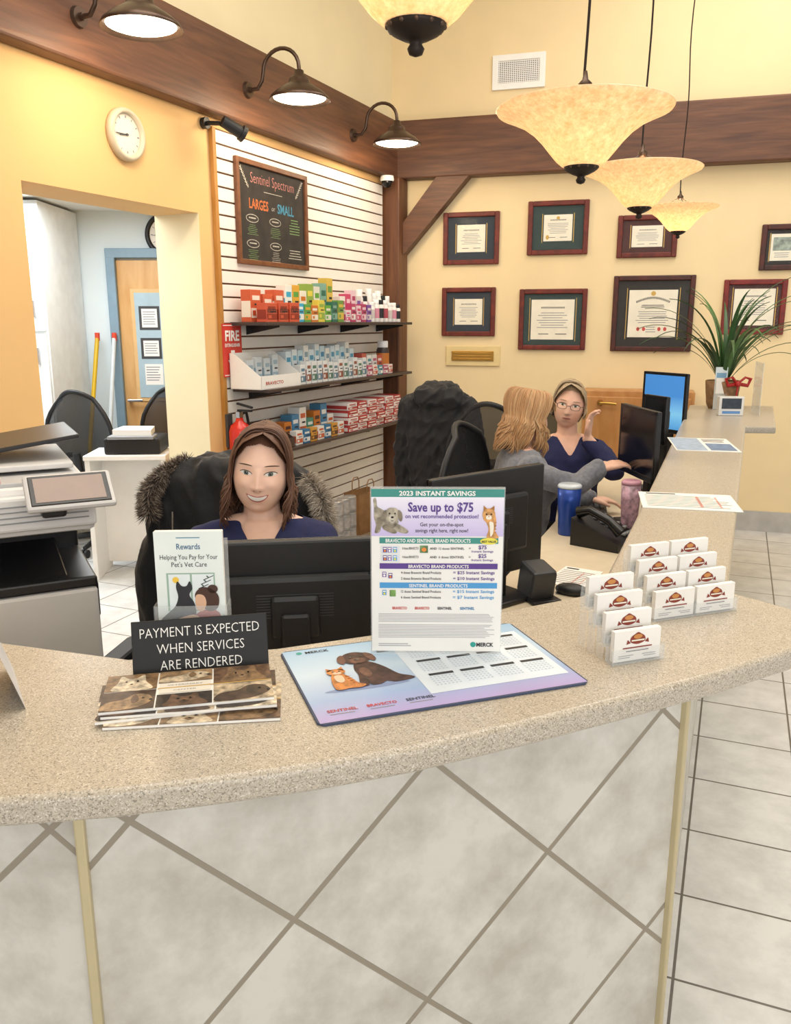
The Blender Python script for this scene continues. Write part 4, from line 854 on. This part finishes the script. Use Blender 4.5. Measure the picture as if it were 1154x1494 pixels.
def bag(mb,w,d,h,m):
    mb.add([(-w/2,-d/2,0),(w/2,-d/2,0),(w/2,d/2,0),(-w/2,d/2,0),(-w/2*1.04,-d/2,h),(w/2*1.04,-d/2,h),(w/2*1.04,d/2*.8,h),(-w/2*1.04,d/2*.8,h),(-w/2*.9,0,h*.5),(w/2*.9,0,h*.5)],[[3,2,1,0],[0,1,5,4],[2,3,7,6],[0,4,8],[4,7,8],[7,3,8],[3,0,8],[1,9,5],[5,9,6],[6,9,2],[2,9,1]],m)
    for y in (-d/2,d/2*.8): mb.tube([(-w*.15,y,h-.01),(-w*.15,y,h+.06),(-w*.08,y,h+.09),(w*.08,y,h+.09),(w*.15,y,h+.06),(w*.15,y,h-.01)],.004,6,m)
mb=MB(); bag(mb,.27,.15,.30,pm('9C744A',.8,0,.15,15))
D=emp('storage_bench',label='low wooden platform below the slatwall holding bags and cans',cat='bench',loc=Lp(1.45,0,.30),rz=RL)
mb2=MB(); mb2.box((0,0,.085),(1.5,.4,.03),pm('8C7A66',.6),.004); mk('bench_top',mb2,D)
for sx in (-1,1): mb2=MB(); mb2.box((sx*.7,0,.035),(.04,.36,.07),pm('6C5A4A',.6),.004); mk('leg',mb2,D)
mk('paper_bag',mb,label='brown kraft paper bag with twisted handles',cat='bag',loc=Lp(1.20,.101,.32),rz=RL-10)
for k in range(12):
    mb=MB(); mb.lathe([(.001,0),(.042,0),(.044,.004),(.044,.106),(.042,.11),(.001,.11)],22,pm('A9A6A4',.35,.3,.15,30)); mb.lathe([(.0445,.02),(.0445,.09)],22,pm('B8B2AF',.5,0,.2,40))
    mk('food_can',mb,label='grey pet food can stacked on the platform',cat='can',group='stacked cans on the platform',loc=Lp(1.82-.092*(k%4),.101+.111*(k//4),.40),rz=RL+k*30)
# ================= CLOTH / COATS =================
def remesh(mb,vox,it,fac=.5):
    me=mb.mesh('tmp',False); o=bpy.data.objects.new('tmp',me); scn.collection.objects.link(o)
    m=o.modifiers.new('r','REMESH'); m.mode='VOXEL'; m.voxel_size=vox; m.use_smooth_shade=True
    if it: s=o.modifiers.new('s','SMOOTH'); s.iterations=it; s.factor=fac
    bpy.context.view_layer.update(); dg=bpy.context.evaluated_depsgraph_get(); r=bpy.data.meshes.new_from_object(o.evaluated_get(dg))
    bpy.data.objects.remove(o); bpy.data.meshes.remove(me); r.materials.clear()
    for mt in mb.mats: r.materials.append(mt)
    for p in r.polygons: p.use_smooth=True; p.material_index=0
    return r
def coords(me):
    a=np.empty(len(me.vertices)*3,dtype=np.float32); me.vertices.foreach_get('co',a); return a.reshape(-1,3).astype(float)
def setco(me,a): me.vertices.foreach_set('co',a.astype(np.float32).ravel()); me.update()
def fur(mb,path,r,n,L,mats,rr):
    P=[V(p) for p in path]
    for i in range(n):
        t=rr.random()*(len(P)-1.001); k=int(t); p=P[k].lerp(P[k+1],t-k); tg=(P[k+1]-P[k]).normalized()
        d=V((rr.gauss(0,1),rr.gauss(0,1),rr.gauss(0,1))); d=(d-tg*d.dot(tg)*.6).normalized(); b=p+d*r*.6; e=p+d*(r+L*rr.uniform(.5,1.1))+V((0,0,-.008)); sd=d.orthogonal().normalized()*.0018; s2=d.cross(sd).normalized()*.0018
        mb.add([b+sd,b-sd*.5+s2,b-sd*.5-s2,e],[[0,1,3],[1,2,3],[2,0,3]],mats[i%len(mats)])
COATM=pm('141418',.75,0,.3,25,bump=.4,sheen=.1)
def coat(lab,loc,rz,furry,rr,sc=1):
    mb=MB(); m=COATM
    prof=[(1.20,.10,.045),(1.185,.17,.07),(1.14,.235,.09),(1.05,.275,.10),(.9,.285,.10),(.75,.29,.095),(.60,.30,.09),(.48,.31,.085),(.42,.30,.06)] if furry else [(1.22,.08,.05),(1.19,.14,.08),(1.12,.19,.10),(1.02,.225,.11),(.90,.245,.11),(.75,.24,.10),(.58,.20,.09),(.46,.13,.06)]
    mb.loft([[V(((w*math.copysign(abs(math.cos(t))**.8,math.cos(t)))*(1+.04*math.sin(3*t+z*7)),.29+.02*(1.1-z)+d*math.sin(t),z)) for t in [2*pi*i/40 for i in range(40)]] for z,w,d in prof],m)
    q=1 if furry else .88
    for sx in (-1,1):
        mb.caps2((sx*.20*q,.31,1.06),.075,(sx*.285*q,.30,.82),.062,m); mb.caps2((sx*.285*q,.30,.82),.062,(sx*.27*q,.27,.50),.052,m)
        mb.cyl((sx*.27*q,.27,.50),(sx*.268*q,.268,.46),.048,.046,14,m)
    mb.caps2((-.1,.36,1.13),.07,(.1,.36,1.13),.07,m)
    me=remesh(mb,.008,3); a=coords(me)
    nrm=np.empty(len(me.vertices)*3,dtype=np.float32); me.vertices.foreach_get('normal',nrm); nrm=nrm.reshape(-1,3)
    k1,k2=(.016,.018) if not furry else (.008,.013)
    d=np.array([k1*noise.noise(V((p[0]*11,p[1]*11,p[2]*5)))+k2*(.55-abs(noise.noise(V((p[0]*19+5+p[2]*5,p[1]*19,p[2]*(9 if not furry else 3.5)))))*2) for p in a])
    setco(me,a+nrm*d[:,None])
    me.name='coat'; o=mk('coat',me,label=lab,cat='coat',loc=loc,rz=rz)
    if furry:
        mf=MB(); FM=[pm('8C7C6E',.9),pm('5B4D44',.9),pm('A99B8B',.9),pm('3A322E',.9)]
        fur(mf,[(-.25,.20,1.03),(-.25,.21,1.10),(-.21,.24,1.15),(-.15,.28,1.18)],.026,4200,.020,FM,rr)
        fur(mf,[(.24,.23,1.15),(.29,.19,1.10),(.305,.18,1.03),(.29,.18,.95)],.024,3800,.022,[pm('B0A494',.9),pm('CEC4B6',.9),pm('877A6C',.9)],rr)
        mk('fur_trim',mf,o,label='fluffy brown-grey fur hood trim')
        mz_=MB(); mz_.tube([(-.16,.17,1.05),(-.17,.165,.85),(-.16,.17,.65),(-.17,.18,.48)],.004,6,CHR); mk('zip',mz_,o)
    return o
coat('black winter coat with brown fur hood draped over the receptionist chair',(-.53,2.20,0),-8,True,random.Random(4))
coat('bulky creased black jacket draped over an empty office chair',(.36,5.62,0),165,False,random.Random(5))
# ================= PEOPLE =================
def headshape(x,y,z,k=1.0):
    t=max(0,-z); X=x*.070*(1+.08*t-.13*t**3); 
    Y=y*(.090*(1+.10*t) if y<0 else .098*(1-.5*t)); return (X*k,Y*k,z*(.111 if z<0 else .110)*k)
def head_mesh(mb,M,mat,k=1.0,keep=None,seg=64,rings=44):
    vs=[];fs=[]
    for i in range(rings+1):
        a=pi*i/rings
        for j in range(seg): b=2*pi*j/seg; vs.append(headshape(math.sin(a)*math.cos(b),math.sin(a)*math.sin(b),math.cos(a),k))
    for i in range(rings):
        for j in range(seg):
            f=[i*seg+j,(i+1)*seg+j,(i+1)*seg+(j+1)%seg,i*seg+(j+1)%seg]
            if keep is None or keep(sum((V(vs[q]) for q in f),V())/4): fs.append(f)
    mb.add(vs,fs,mat,M,True)
def hand(mb,wr,d,nrm,mat,thumb=1,curl=.35,k=.95):
    wr=V(wr); d=V(d).normalized(); nrm=V(nrm); nrm=(nrm-d*nrm.dot(d)).normalized(); sd=d.cross(nrm).normalized()*thumb
    for i,(o,L,r) in enumerate(((.030,.072,.0085),(.010,.080,.009),(-.010,.074,.0085),(-.029,.058,.0075))):
        kn=wr+(d*.088+sd*o)*k; mb.caps2(wr+sd*o*.5*k,.014*k,kn,.0105*k,mat)
        p=kn; a=curl*.5
        for q,f in enumerate((.44,.32,.24)):
            dd=(d*math.cos(a)-nrm*math.sin(a)+sd*o*2.5).normalized(); p2=p+dd*L*f*k; mb.caps2(p,r*k*(1-.08*q),p2,r*k*(.92-.08*q),mat); p=p2; a+=curl
    b=wr+(d*.02+sd*.018)*k; m_=b+(d*.035+sd*.03-nrm*.006)*k; mb.caps2(b,.015*k,m_,.0115*k,mat); e=m_+(d*.035+sd*.008-nrm*.01)*k; mb.caps2(m_,.011*k,e,.008*k,mat)
def person(lab,loc,rz,hz,hoff,hrot,arms,skin,top,topname,sleeve,hair,lip='C9776C',smile=True,vox=.004,vneck=True,brow='5A4030',iris='5A6A58',glasses=False,trous=None,hk=1.0,lift=0):
    R3=Matrix.Rotation(rad(rz),3,'Z'); Ri=R3.inverted(); L0=V((loc[0],loc[1],0))
    def toL(p): return Ri@(V(p)-L0)
    def zf(z): return z+lift*min(1,max(0,(z-.6)/.35))
    MH=Matrix.Translation((hoff[0],hoff[1],hz))@Matrix.Rotation(rad(hrot[2]),4,'Z')@Matrix.Rotation(rad(hrot[0]),4,'X')@Matrix.Rotation(rad(hrot[1]),4,'Y')@Matrix.Scale(hk,4)
    def ringset(dr):
        out=[]; top_=[(.44,.165,.12,0),(.50,.18,.125,0),(.60,.155,.11,0),(.70,.135,.10,-.005),(.80,.145,.108,-.01),(.88,.158,.112,-.01),(.94,.160,.10,-.004),(.985,.145,.082,.004),(1.015,.100,.066,.008),(1.04,.060,.055,.012)]
        for z,w,d,yc in top_: out.append([V(((w+dr)*math.copysign(abs(math.cos(t))**.85,math.cos(t)),yc+hoff[1]*max(0,(z-.5))*1.0+(d+dr)*math.sin(t),zf(z))) for t in [2*pi*i/32 for i in range(32)]])
        return out
    def build(dr,mat,full,sl=None):
        mb=MB(); mb.loft(ringset(dr),mat)
        ty=hoff[1]*.5
        for sx in (-1,1):
            mb.ball((sx*.142,ty+.0,zf(.962)),(.052+dr,.052+dr,.052+dr),mat); mb.ball((sx*.07,ty-.07,zf(.86)),(.062+dr,.055+dr,.06+dr),mat)
            mb.caps2((sx*.06,ty,zf(1.01)),.043+dr*.6,(sx*.135,ty,zf(.98)),.042+dr*.6,mat)
        for i,(el,wr,hd,nm,th,cu) in enumerate(arms):
            sh=V(((-1 if i==0 else 1)*.158,ty,zf(.952))); el=toL(el); wr=toL(wr)
            if full: mb.caps2(sh,.043,el,.035,mat); mb.caps2(el,.036,wr,.025,mat); hand(mb,wr,Ri@V(hd),Ri@V(nm),mat,th,cu)
            elif sl=='short': e=sh.lerp(el,.72); mb.caps2(sh,.043+dr,e,.042+dr,mat)
            else: w2=el.lerp(wr,.95); mb.caps2(sh,.043+dr,el,.038+dr,mat); mb.caps2(el,.038+dr,w2,.029+dr*.8,mat)
        return mb
    mb=build(0,skin,True)
    mb.caps2((0,hoff[1]*.55+.01,zf(1.0)),.052,MH@V((0,.022,-.06)),.046,skin)
    for sx in (-1,1):
        mb.caps2((sx*.09,0,.53),.078,(sx*.11,-.40,.53),.058,skin); mb.caps2((sx*.11,-.40,.53),.056,(sx*.11,-.40,.11),.04,skin); mb.caps2((sx*.11,-.39,.06),.035,(sx*.11,-.55,.045),.03,skin)
        mb.ball(MH@V((sx*.070,.012,-.005)),(.010,.018,.030),skin)
    head_mesh(mb,MH,skin); me=remesh(mb,vox,4,.5)
    a=coords(me); Mi=np.array(MH.inverted()); h=a@Mi[:3,:3].T+Mi[:3,3]
    x,y,z=h[:,0],h[:,1],h[:,2]; G=lambda cx,cz,sx_,sz_:np.exp(-((x-cx)/sx_)**2-((z-cz)/sz_)**2)
    ms=np.clip((-y-.03)/.03,0,1)*(z>-.125)
    prof=np.interp(z,[-.042,-.034,-.026,-.010,.012,.024],[0,.010,.016,.011,.005,.0]); d=prof*np.exp(-(x/.0085)**2)
    d+=.005*(G(.0105,-.028,.006,.007)+G(-.0105,-.028,.006,.007))
    d-=.0055*(G(.031,.010,.017,.011)+G(-.031,.010,.017,.011)); d+=.002*(G(.03,.031,.022,.008)+G(-.03,.031,.022,.008))
    ck=.006 if smile else .003; d+=ck*(G(.038,-.022,.016,.015)+G(-.038,-.022,.016,.015)); d+=.004*G(0,-.053,.024,.012); d-=.003*G(0,-.076,.02,.007); d+=.006*G(0,-.096,.016,.013)
    if smile: d-=.002*(G(.033,-.045,.006,.014)+G(-.033,-.045,.006,.014))
    h[:,1]-=d*ms; Mm=np.array(MH); a=h@Mm[:3,:3].T+Mm[:3,3]; setco(me,a)
    hv=[V(q) for q in h]; bvh=BVHTree.FromPolygons(hv,[tuple(p.vertices) for p in me.polygons])
    fb=MB(); fb.mats=[skin]
    def patch(x0,x1,up,lo,mat,lay=1,n=16,m=5):
        vs=[];fs=[]
        for i in range(n+1):
            xx=x0+(x1-x0)*i/n; u_,l_=up(xx),lo(xx)
            for j in range(m+1):
                zz=l_+(u_-l_)*j/m; hh=bvh.ray_cast(V((xx,-.125,zz)),V((0,1,0)))[0]; yy=hh.y if hh is not None else -.07
                vs.append(MH@V((xx,yy-.0005*lay,zz)))
        for i in range(n):
            for j in range(m): q=i*(m+1)+j; fs.append([q,q+m+1,q+m+2,q+1])
        fb.add(vs,fs,mat,None,True)
    def arc(cx,w,h,p=.5): return lambda xx:h*max(0,1-((xx-cx)/w)**2)**p
    EW=pm('E4DDD6',.25); IR=pm(iris,.15); PU_=pm('0E0C0C',.1); LASH=pm('2A1C18',.5); LP=pm(lip,.4); BR=pm(brow,.8); eh=.0054 if smile else .0052
    for sx in (-1,1):
        cx=sx*.0305; cz=.008; w=.0150
        cl=lambda xx,c=cx,w_=w:cz+sx*(xx-c)*.06
        patch(cx-w*1.1,cx+w*1.1,lambda xx:cl(xx)+arc(cx,w*1.12,eh+.0018,.6)(xx),lambda xx:cl(xx)+arc(cx,w*1.05,eh-.0015,.6)(xx)-.0004,LASH,1)
        patch(cx-w,cx+w,lambda xx:cl(xx)+arc(cx,w,eh-.0002,.6)(xx),lambda xx:cl(xx)-arc(cx,w,eh-.0012,.7)(xx),EW,2)
        patch(cx-.0064,cx+.0064,lambda xx:cl(xx)+min(arc(cx,.0064,.0066)(xx)+.0004,arc(cx,w,eh-.0004,.6)(xx)),lambda xx:cl(xx)-min(arc(cx,.0064,.0062)(xx),arc(cx,w,eh-.0012,.7)(xx)),IR,3,10,4)
        patch(cx-.0032,cx+.0032,lambda xx:cl(xx)+.0003+arc(cx,.0032,.0032)(xx),lambda xx:cl(xx)+.0003-arc(cx,.0032,.0032)(xx),PU_,4,8,3)
        patch(cx+.0008,cx+.0022,lambda xx:cz+.0026,lambda xx:cz+.0013,EW,5,2,2)  # painted glint: small white highlight patch on the eye
        bx=sx*.033; by=.0265
        bc=lambda xx:by+.0030*(1-((xx-bx-sx*.002)/.022)**2)-sx*(xx-bx)*.06
        patch(bx-.018,bx+.018,lambda xx:bc(xx)+.0017*max(0,(1-((xx-bx)/.0185)**2))**.45,lambda xx:bc(xx)-.0015*max(0,1-((xx-bx)/.0185)**2)**.45,BR,1)
        patch(sx*.0078-.0026,sx*.0078+.0026,lambda xx:-.0338+arc(sx*.0078,.0026,.0011)(xx),lambda xx:-.0338-arc(sx*.0078,.0026,.0009)(xx),pm('9A5A4A',.7),2,6,2)
    mz=-.053
    if smile:
        sm=lambda xx:mz+.0080*(abs(xx)/.027)**2
        patch(-.0285,.0285,lambda xx:sm(xx)+arc(0,.0285,.0048,.7)(xx)-.0010*math.exp(-(xx/.004)**2),lambda xx:sm(xx)-arc(0,.0285,.0140,.6)(xx),LP,1,28,6)
        patch(-.0255,.0255,lambda xx:sm(xx)+arc(0,.0255,.0024,.6)(xx),lambda xx:sm(xx)-arc(0,.0255,.0104,.6)(xx),pm('6E2A2A',.5),2,28,4)
        patch(-.0242,.0242,lambda xx:sm(xx)+arc(0,.0247,.0022,.5)(xx),lambda xx:sm(xx)-arc(0,.0247,.0090,.5)(xx),pm('F8F5EE',.2),3,28,4)
    else:
        patch(-.021,.021,lambda xx:mz+arc(0,.021,.0040,.8)(xx)-.0008*math.exp(-(xx/.004)**2),lambda xx:mz-arc(0,.021,.0055,.7)(xx),LP,1,20,5)
        patch(-.0205,.0205,lambda xx:mz+.0005,lambda xx:mz-.0005,pm('8A4A42',.6),2,16,1)
    fm=fb.mesh('face',False)
    for m_ in fb.mats[1:]: me.materials.append(m_)
    bm=bmesh.new(); bm.from_mesh(me); bm.from_mesh(fm); bm.to_mesh(me); bm.free()
    me.name='person'; body=mk('person',me,label=lab,cat='person',loc=(loc[0],loc[1],0),rz=rz)
    cm=build(.013,top,False,sleeve); cme=remesh(cm,.007,3,.5); bm=bmesh.new(); bm.from_mesh(cme); ty=hoff[1]*.5; zV=zf(.955 if vneck else .97)
    dl=[v for v in bm.verts if (v.co.z>zf(1.0) and math.hypot(v.co.x,v.co.y-ty-.01)<.070) or v.co.z>zf(1.045) or (v.co.y<ty-.01 and v.co.z>zV and abs(v.co.x)<(v.co.z-zV)*.62)]
    bmesh.ops.delete(bm,geom=dl,context='VERTS')
    for _ in range(6):
        bv=[v for v in bm.verts if v.is_boundary]; nw={}
        for v in bv:
            nb_=[e.other_vert(v).co for e in v.link_edges if e.is_boundary]
            if len(nb_)==2: nw[v]=(v.co+ (nb_[0]+nb_[1])/2)/2
        for v,c_ in nw.items(): v.co=c_
    bm.normal_update()
    for v in bm.verts: v.co+=v.normal*(.0035*math.sin(v.co.z*48+v.co.x*30+2*math.sin(v.co.y*20))+.002*math.sin(v.co.x*90+v.co.z*35)+.004*noise.noise(v.co*22))
    bm.to_mesh(cme); bm.free(); cme.name=topname; mk(topname,cme,body)
    tm=MB(); tmt=trous or top
    tm.ball((0,0,.53),(.19,.135,.10),tmt,20)
    for sx in (-1,1): tm.caps2((sx*.09,0,.54),.092,(sx*.11,-.40,.54),.07,tmt); tm.caps2((sx*.11,-.40,.54),.068,(sx*.11,-.40,.12),.055,tmt)
    tme=remesh(tm,.012,2); tme.name='trousers'; mk('trousers',tme,body)
    for sx in (-1,1):
        sm_=MB(); sm_.ball((sx*.11,-.45,.045),(.048,.13,.045),BK,18); mk('shoe',sm_,body)
    # hair
    hb=MB(); rr=random.Random(hair['seed']); Hm=[pm(c,.55,0,.12,40,stretch=(1,1,.1)) for c in hair['cols']]
    kk=1.05
    def keep(c):
        if c.y<-.012 and c.z< hair.get('line',.082)-.30*abs(c.x)-1.1*max(0,abs(c.x)-.035): return False
        return c.z>-.075
    head_mesh(hb,MH,Hm[0],kk,keep,200,140)
    L=hair['L']; part=hair.get('part',.0)
    for sx in (-1,1):
        for i in range(hair['n']):
            ph=rad(hair['phi0']+(180-hair['phi0'])*((i+rr.random())/hair['n'])); y0=-.070+.13*(math.degrees(ph)-40)/140+rr.uniform(-.008,.008); lay=rr.uniform(.98,1.06)
            pts=[]; na=9
            for q in range(na+1):
                an=pi/2*(1-q/na); ca,sa=math.cos(an),math.sin(an)
                pts.append(V((sx*.077*math.sin(ph)*ca**.75*lay+part*sa,(-.097*math.cos(ph)*ca**.9)*lay+y0*sa*1.0,.1135*sa*lay+ (.003*math.sin(pi*ca)))))
            e=pts[-1]; ll=L*rr.uniform(hair.get('lv',.85),1.05); nb=9; wv=hair['wave']*rr.uniform(.6,1.3); p0=2.0*math.degrees(ph)/25+rr.uniform(-.6,.6)
            frnt=math.cos(ph)
            for q in range(1,nb+1):
                t=q/nb; inw=hair.get('inw',0)*t*t
                pts.append(V((e.x+sx*(hair['out']*math.sin(t*pi*.8)-inw)+wv*math.sin(t*7+p0)*t, e.y+(-.03 if frnt>0 else .01)*t*hair.get('fwd',1)+wv*math.cos(t*6+p0)*t, -ll*t)))
            r_=[.0020]+[.0028]*(len(pts)-4)+[.0024,.0016,.0005]
            hb.tube([MH@p for p in pts],r_,4,Hm[rr.randrange(len(Hm))],flat=.7)
    if hair.get('bangs'):
        for i in range(110):
            x0=rr.uniform(-.055,.055)
            hb.tube([MH@V(p) for p in ((part,-.05,.114),(x0*.55,-.082,.096),(x0,-.099,.070),(x0*1.12,-.100,.044))],[.0016,.0028,.0028,.0006],4,Hm[rr.randrange(len(Hm))],flat=.6)
    if hair.get('sweep'):
        for sx in (-1,1):
            for i in range(210):
                t0=rr.random()**.8; j_=rr.uniform(-.003,.003)
                P=[V((part+sx*.001,-.074+.06*t0,.1085+.004*t0)),V((sx*(.019+.010*t0)+part*.6,-.086+.04*t0,.1010+.004*t0)),V((sx*(.041+.008*t0),-.082+.042*t0,.085+.012*t0)),V((sx*(.060+.007*t0),-.065+.04*t0,.058+.020*t0)),V((sx*.0740,-.040+.03*t0,.024+.016*t0)),V((sx*.0785,-.014+.01*t0,-.012))]
                hb.tube([MH@(p*(1.0+j_)) for p in P],[.0014,.0026,.0028,.0028,.0024,.0012],4,Hm[rr.randrange(len(Hm))],flat=.6)
    mk('hair',hb,body)
    if glasses:
        gb=MB(); gm=pm('4A3E3E',.3,.4)
        for sx in (-1,1):
            gb.tube([MH@V((sx*.031+.022*math.copysign(abs(math.cos(t))**.7,math.cos(t)),-.102,.006+.014*math.copysign(abs(math.sin(t))**.7,math.sin(t)))) for t in [2*pi*i/24 for i in range(24)]],.0012,6,gm,closed=True)
            gb.tube([MH@V(p) for p in ((sx*.053,-.101,.010),(sx*.071,-.05,.01),(sx*.076,.01,.006))],.0014,6,gm)
        gb.tube([MH@V(p) for p in ((-.009,-.103,.008),(0,-.107,.010),(.009,-.103,.008))],.0014,6,gm); mk('eyeglasses',gb,body)
    return body
SK1=pm('EFC6B0',.5,0,.04,25,sss=.15); SK2=pm('E4B79F',.5,0,.05,25,sss=.1); NV=pm('1A1F4A',.85,0,.12,30,bump=.2)
person('smiling seated woman in navy scrubs with long brown hair',(-.350,2.12),4,1.226,(0,-.02),(2,5,0),
  [((-.56,2.05,.80),(-.42,1.90,.79),(.3,-1,.0),(0,0,1),-1,.3),((-.12,2.05,.80),(-.16,1.90,.79),(-.1,-1,.0),(0,0,1),1,.3)],
  SK1,NV,'scrub_top','short',dict(seed=1,cols=['5E3E2C','694836','513424','735240'],L=.155,n=380,phi0=66,wave=.014,out=.006,part=.006,sweep=True,lv=.4,fwd=.5),lip='C8726A',vox=.0035,brow='5A4030',iris='5E6B60',lift=.058)
person('seated woman with glasses and grey-blond hair resting cheek on hand',(.84,4.0),-4,1.21,(0,-.02),(2,9,-10),
  [((.64,3.84,.86),(.76,3.74,.84),(.8,-.3,.2),(0,-.2,1),-1,.5),((1.02,3.80,.92),(.905,3.855,1.065),(.07,.05,1),(-.9,.5,-.1),1,.55)],
  SK2,NV,'scrub_top','long',dict(seed=2,cols=['9E8768','AF9A7C','8B7558','BBA88C'],L=.050,n=220,phi0=74,wave=.004,out=.008,part=-.01,sweep=True,inw=.006),lip='B06A62',smile=False,vox=.005,brow='8E765C',glasses=True,hk=1.0,lift=.02)
GY=pm('6E7078',.9,0,.2,60,bump=.4,sheen=.3)
person('seated blonde woman in grey cardigan reaching toward her monitor',(.54,3.56),98,1.20,(0,-.03),(10,0,8),
  [((.74,3.36,.93),(.86,3.42,1.00),(.9,.3,.15),(0,-.2,1),-1,.3),((.76,3.72,.86),(.88,3.66,.82),(1,-.1,-.1),(0,0,1),1,.3)],
  SK2,GY,'cardigan','long',dict(seed=3,cols=['B0855A','B98F63','A67D54','C09A70'],L=.160,n=400,phi0=58,wave=.012,out=.016,inw=.018,part=0,bangs=True,lv=.35),smile=False,vox=.005,vneck=False,trous=pm('2A2C36',.8),lift=.03)
# ================= LIGHT =================
wd=bpy.data.worlds.new('world'); scn.world=wd; wd.use_nodes=True; bg=wd.node_tree.nodes['Background']; bg.inputs[0].default_value=(.99,.995,1,1); bg.inputs[1].default_value=.86
area('ceiling_fill_light',(.2,2.2,4.5),(0,0,0),(3,3),106,(1,.965,.91))  # fill lamp added under the ceiling, no fixture modelled
area('ceiling_fill_light',(2.2,4.8,4.5),(0,0,0),(2,2),60,(1,.965,.91))  # another added fill, above the far desks
area('annex_fill_light',(-2.4,5.2,2.38),(0,0,0),(1.6,1.2),62,(.92,.97,1))  # cool fill added to brighten the annex, no fixture modelled
area('front_fill_light',(1.5,-3.0,2.6),(rad(75),0,rad(10)),(4,2.6),95,(1,.99,.97))  # fill added behind the camera, there is no window here
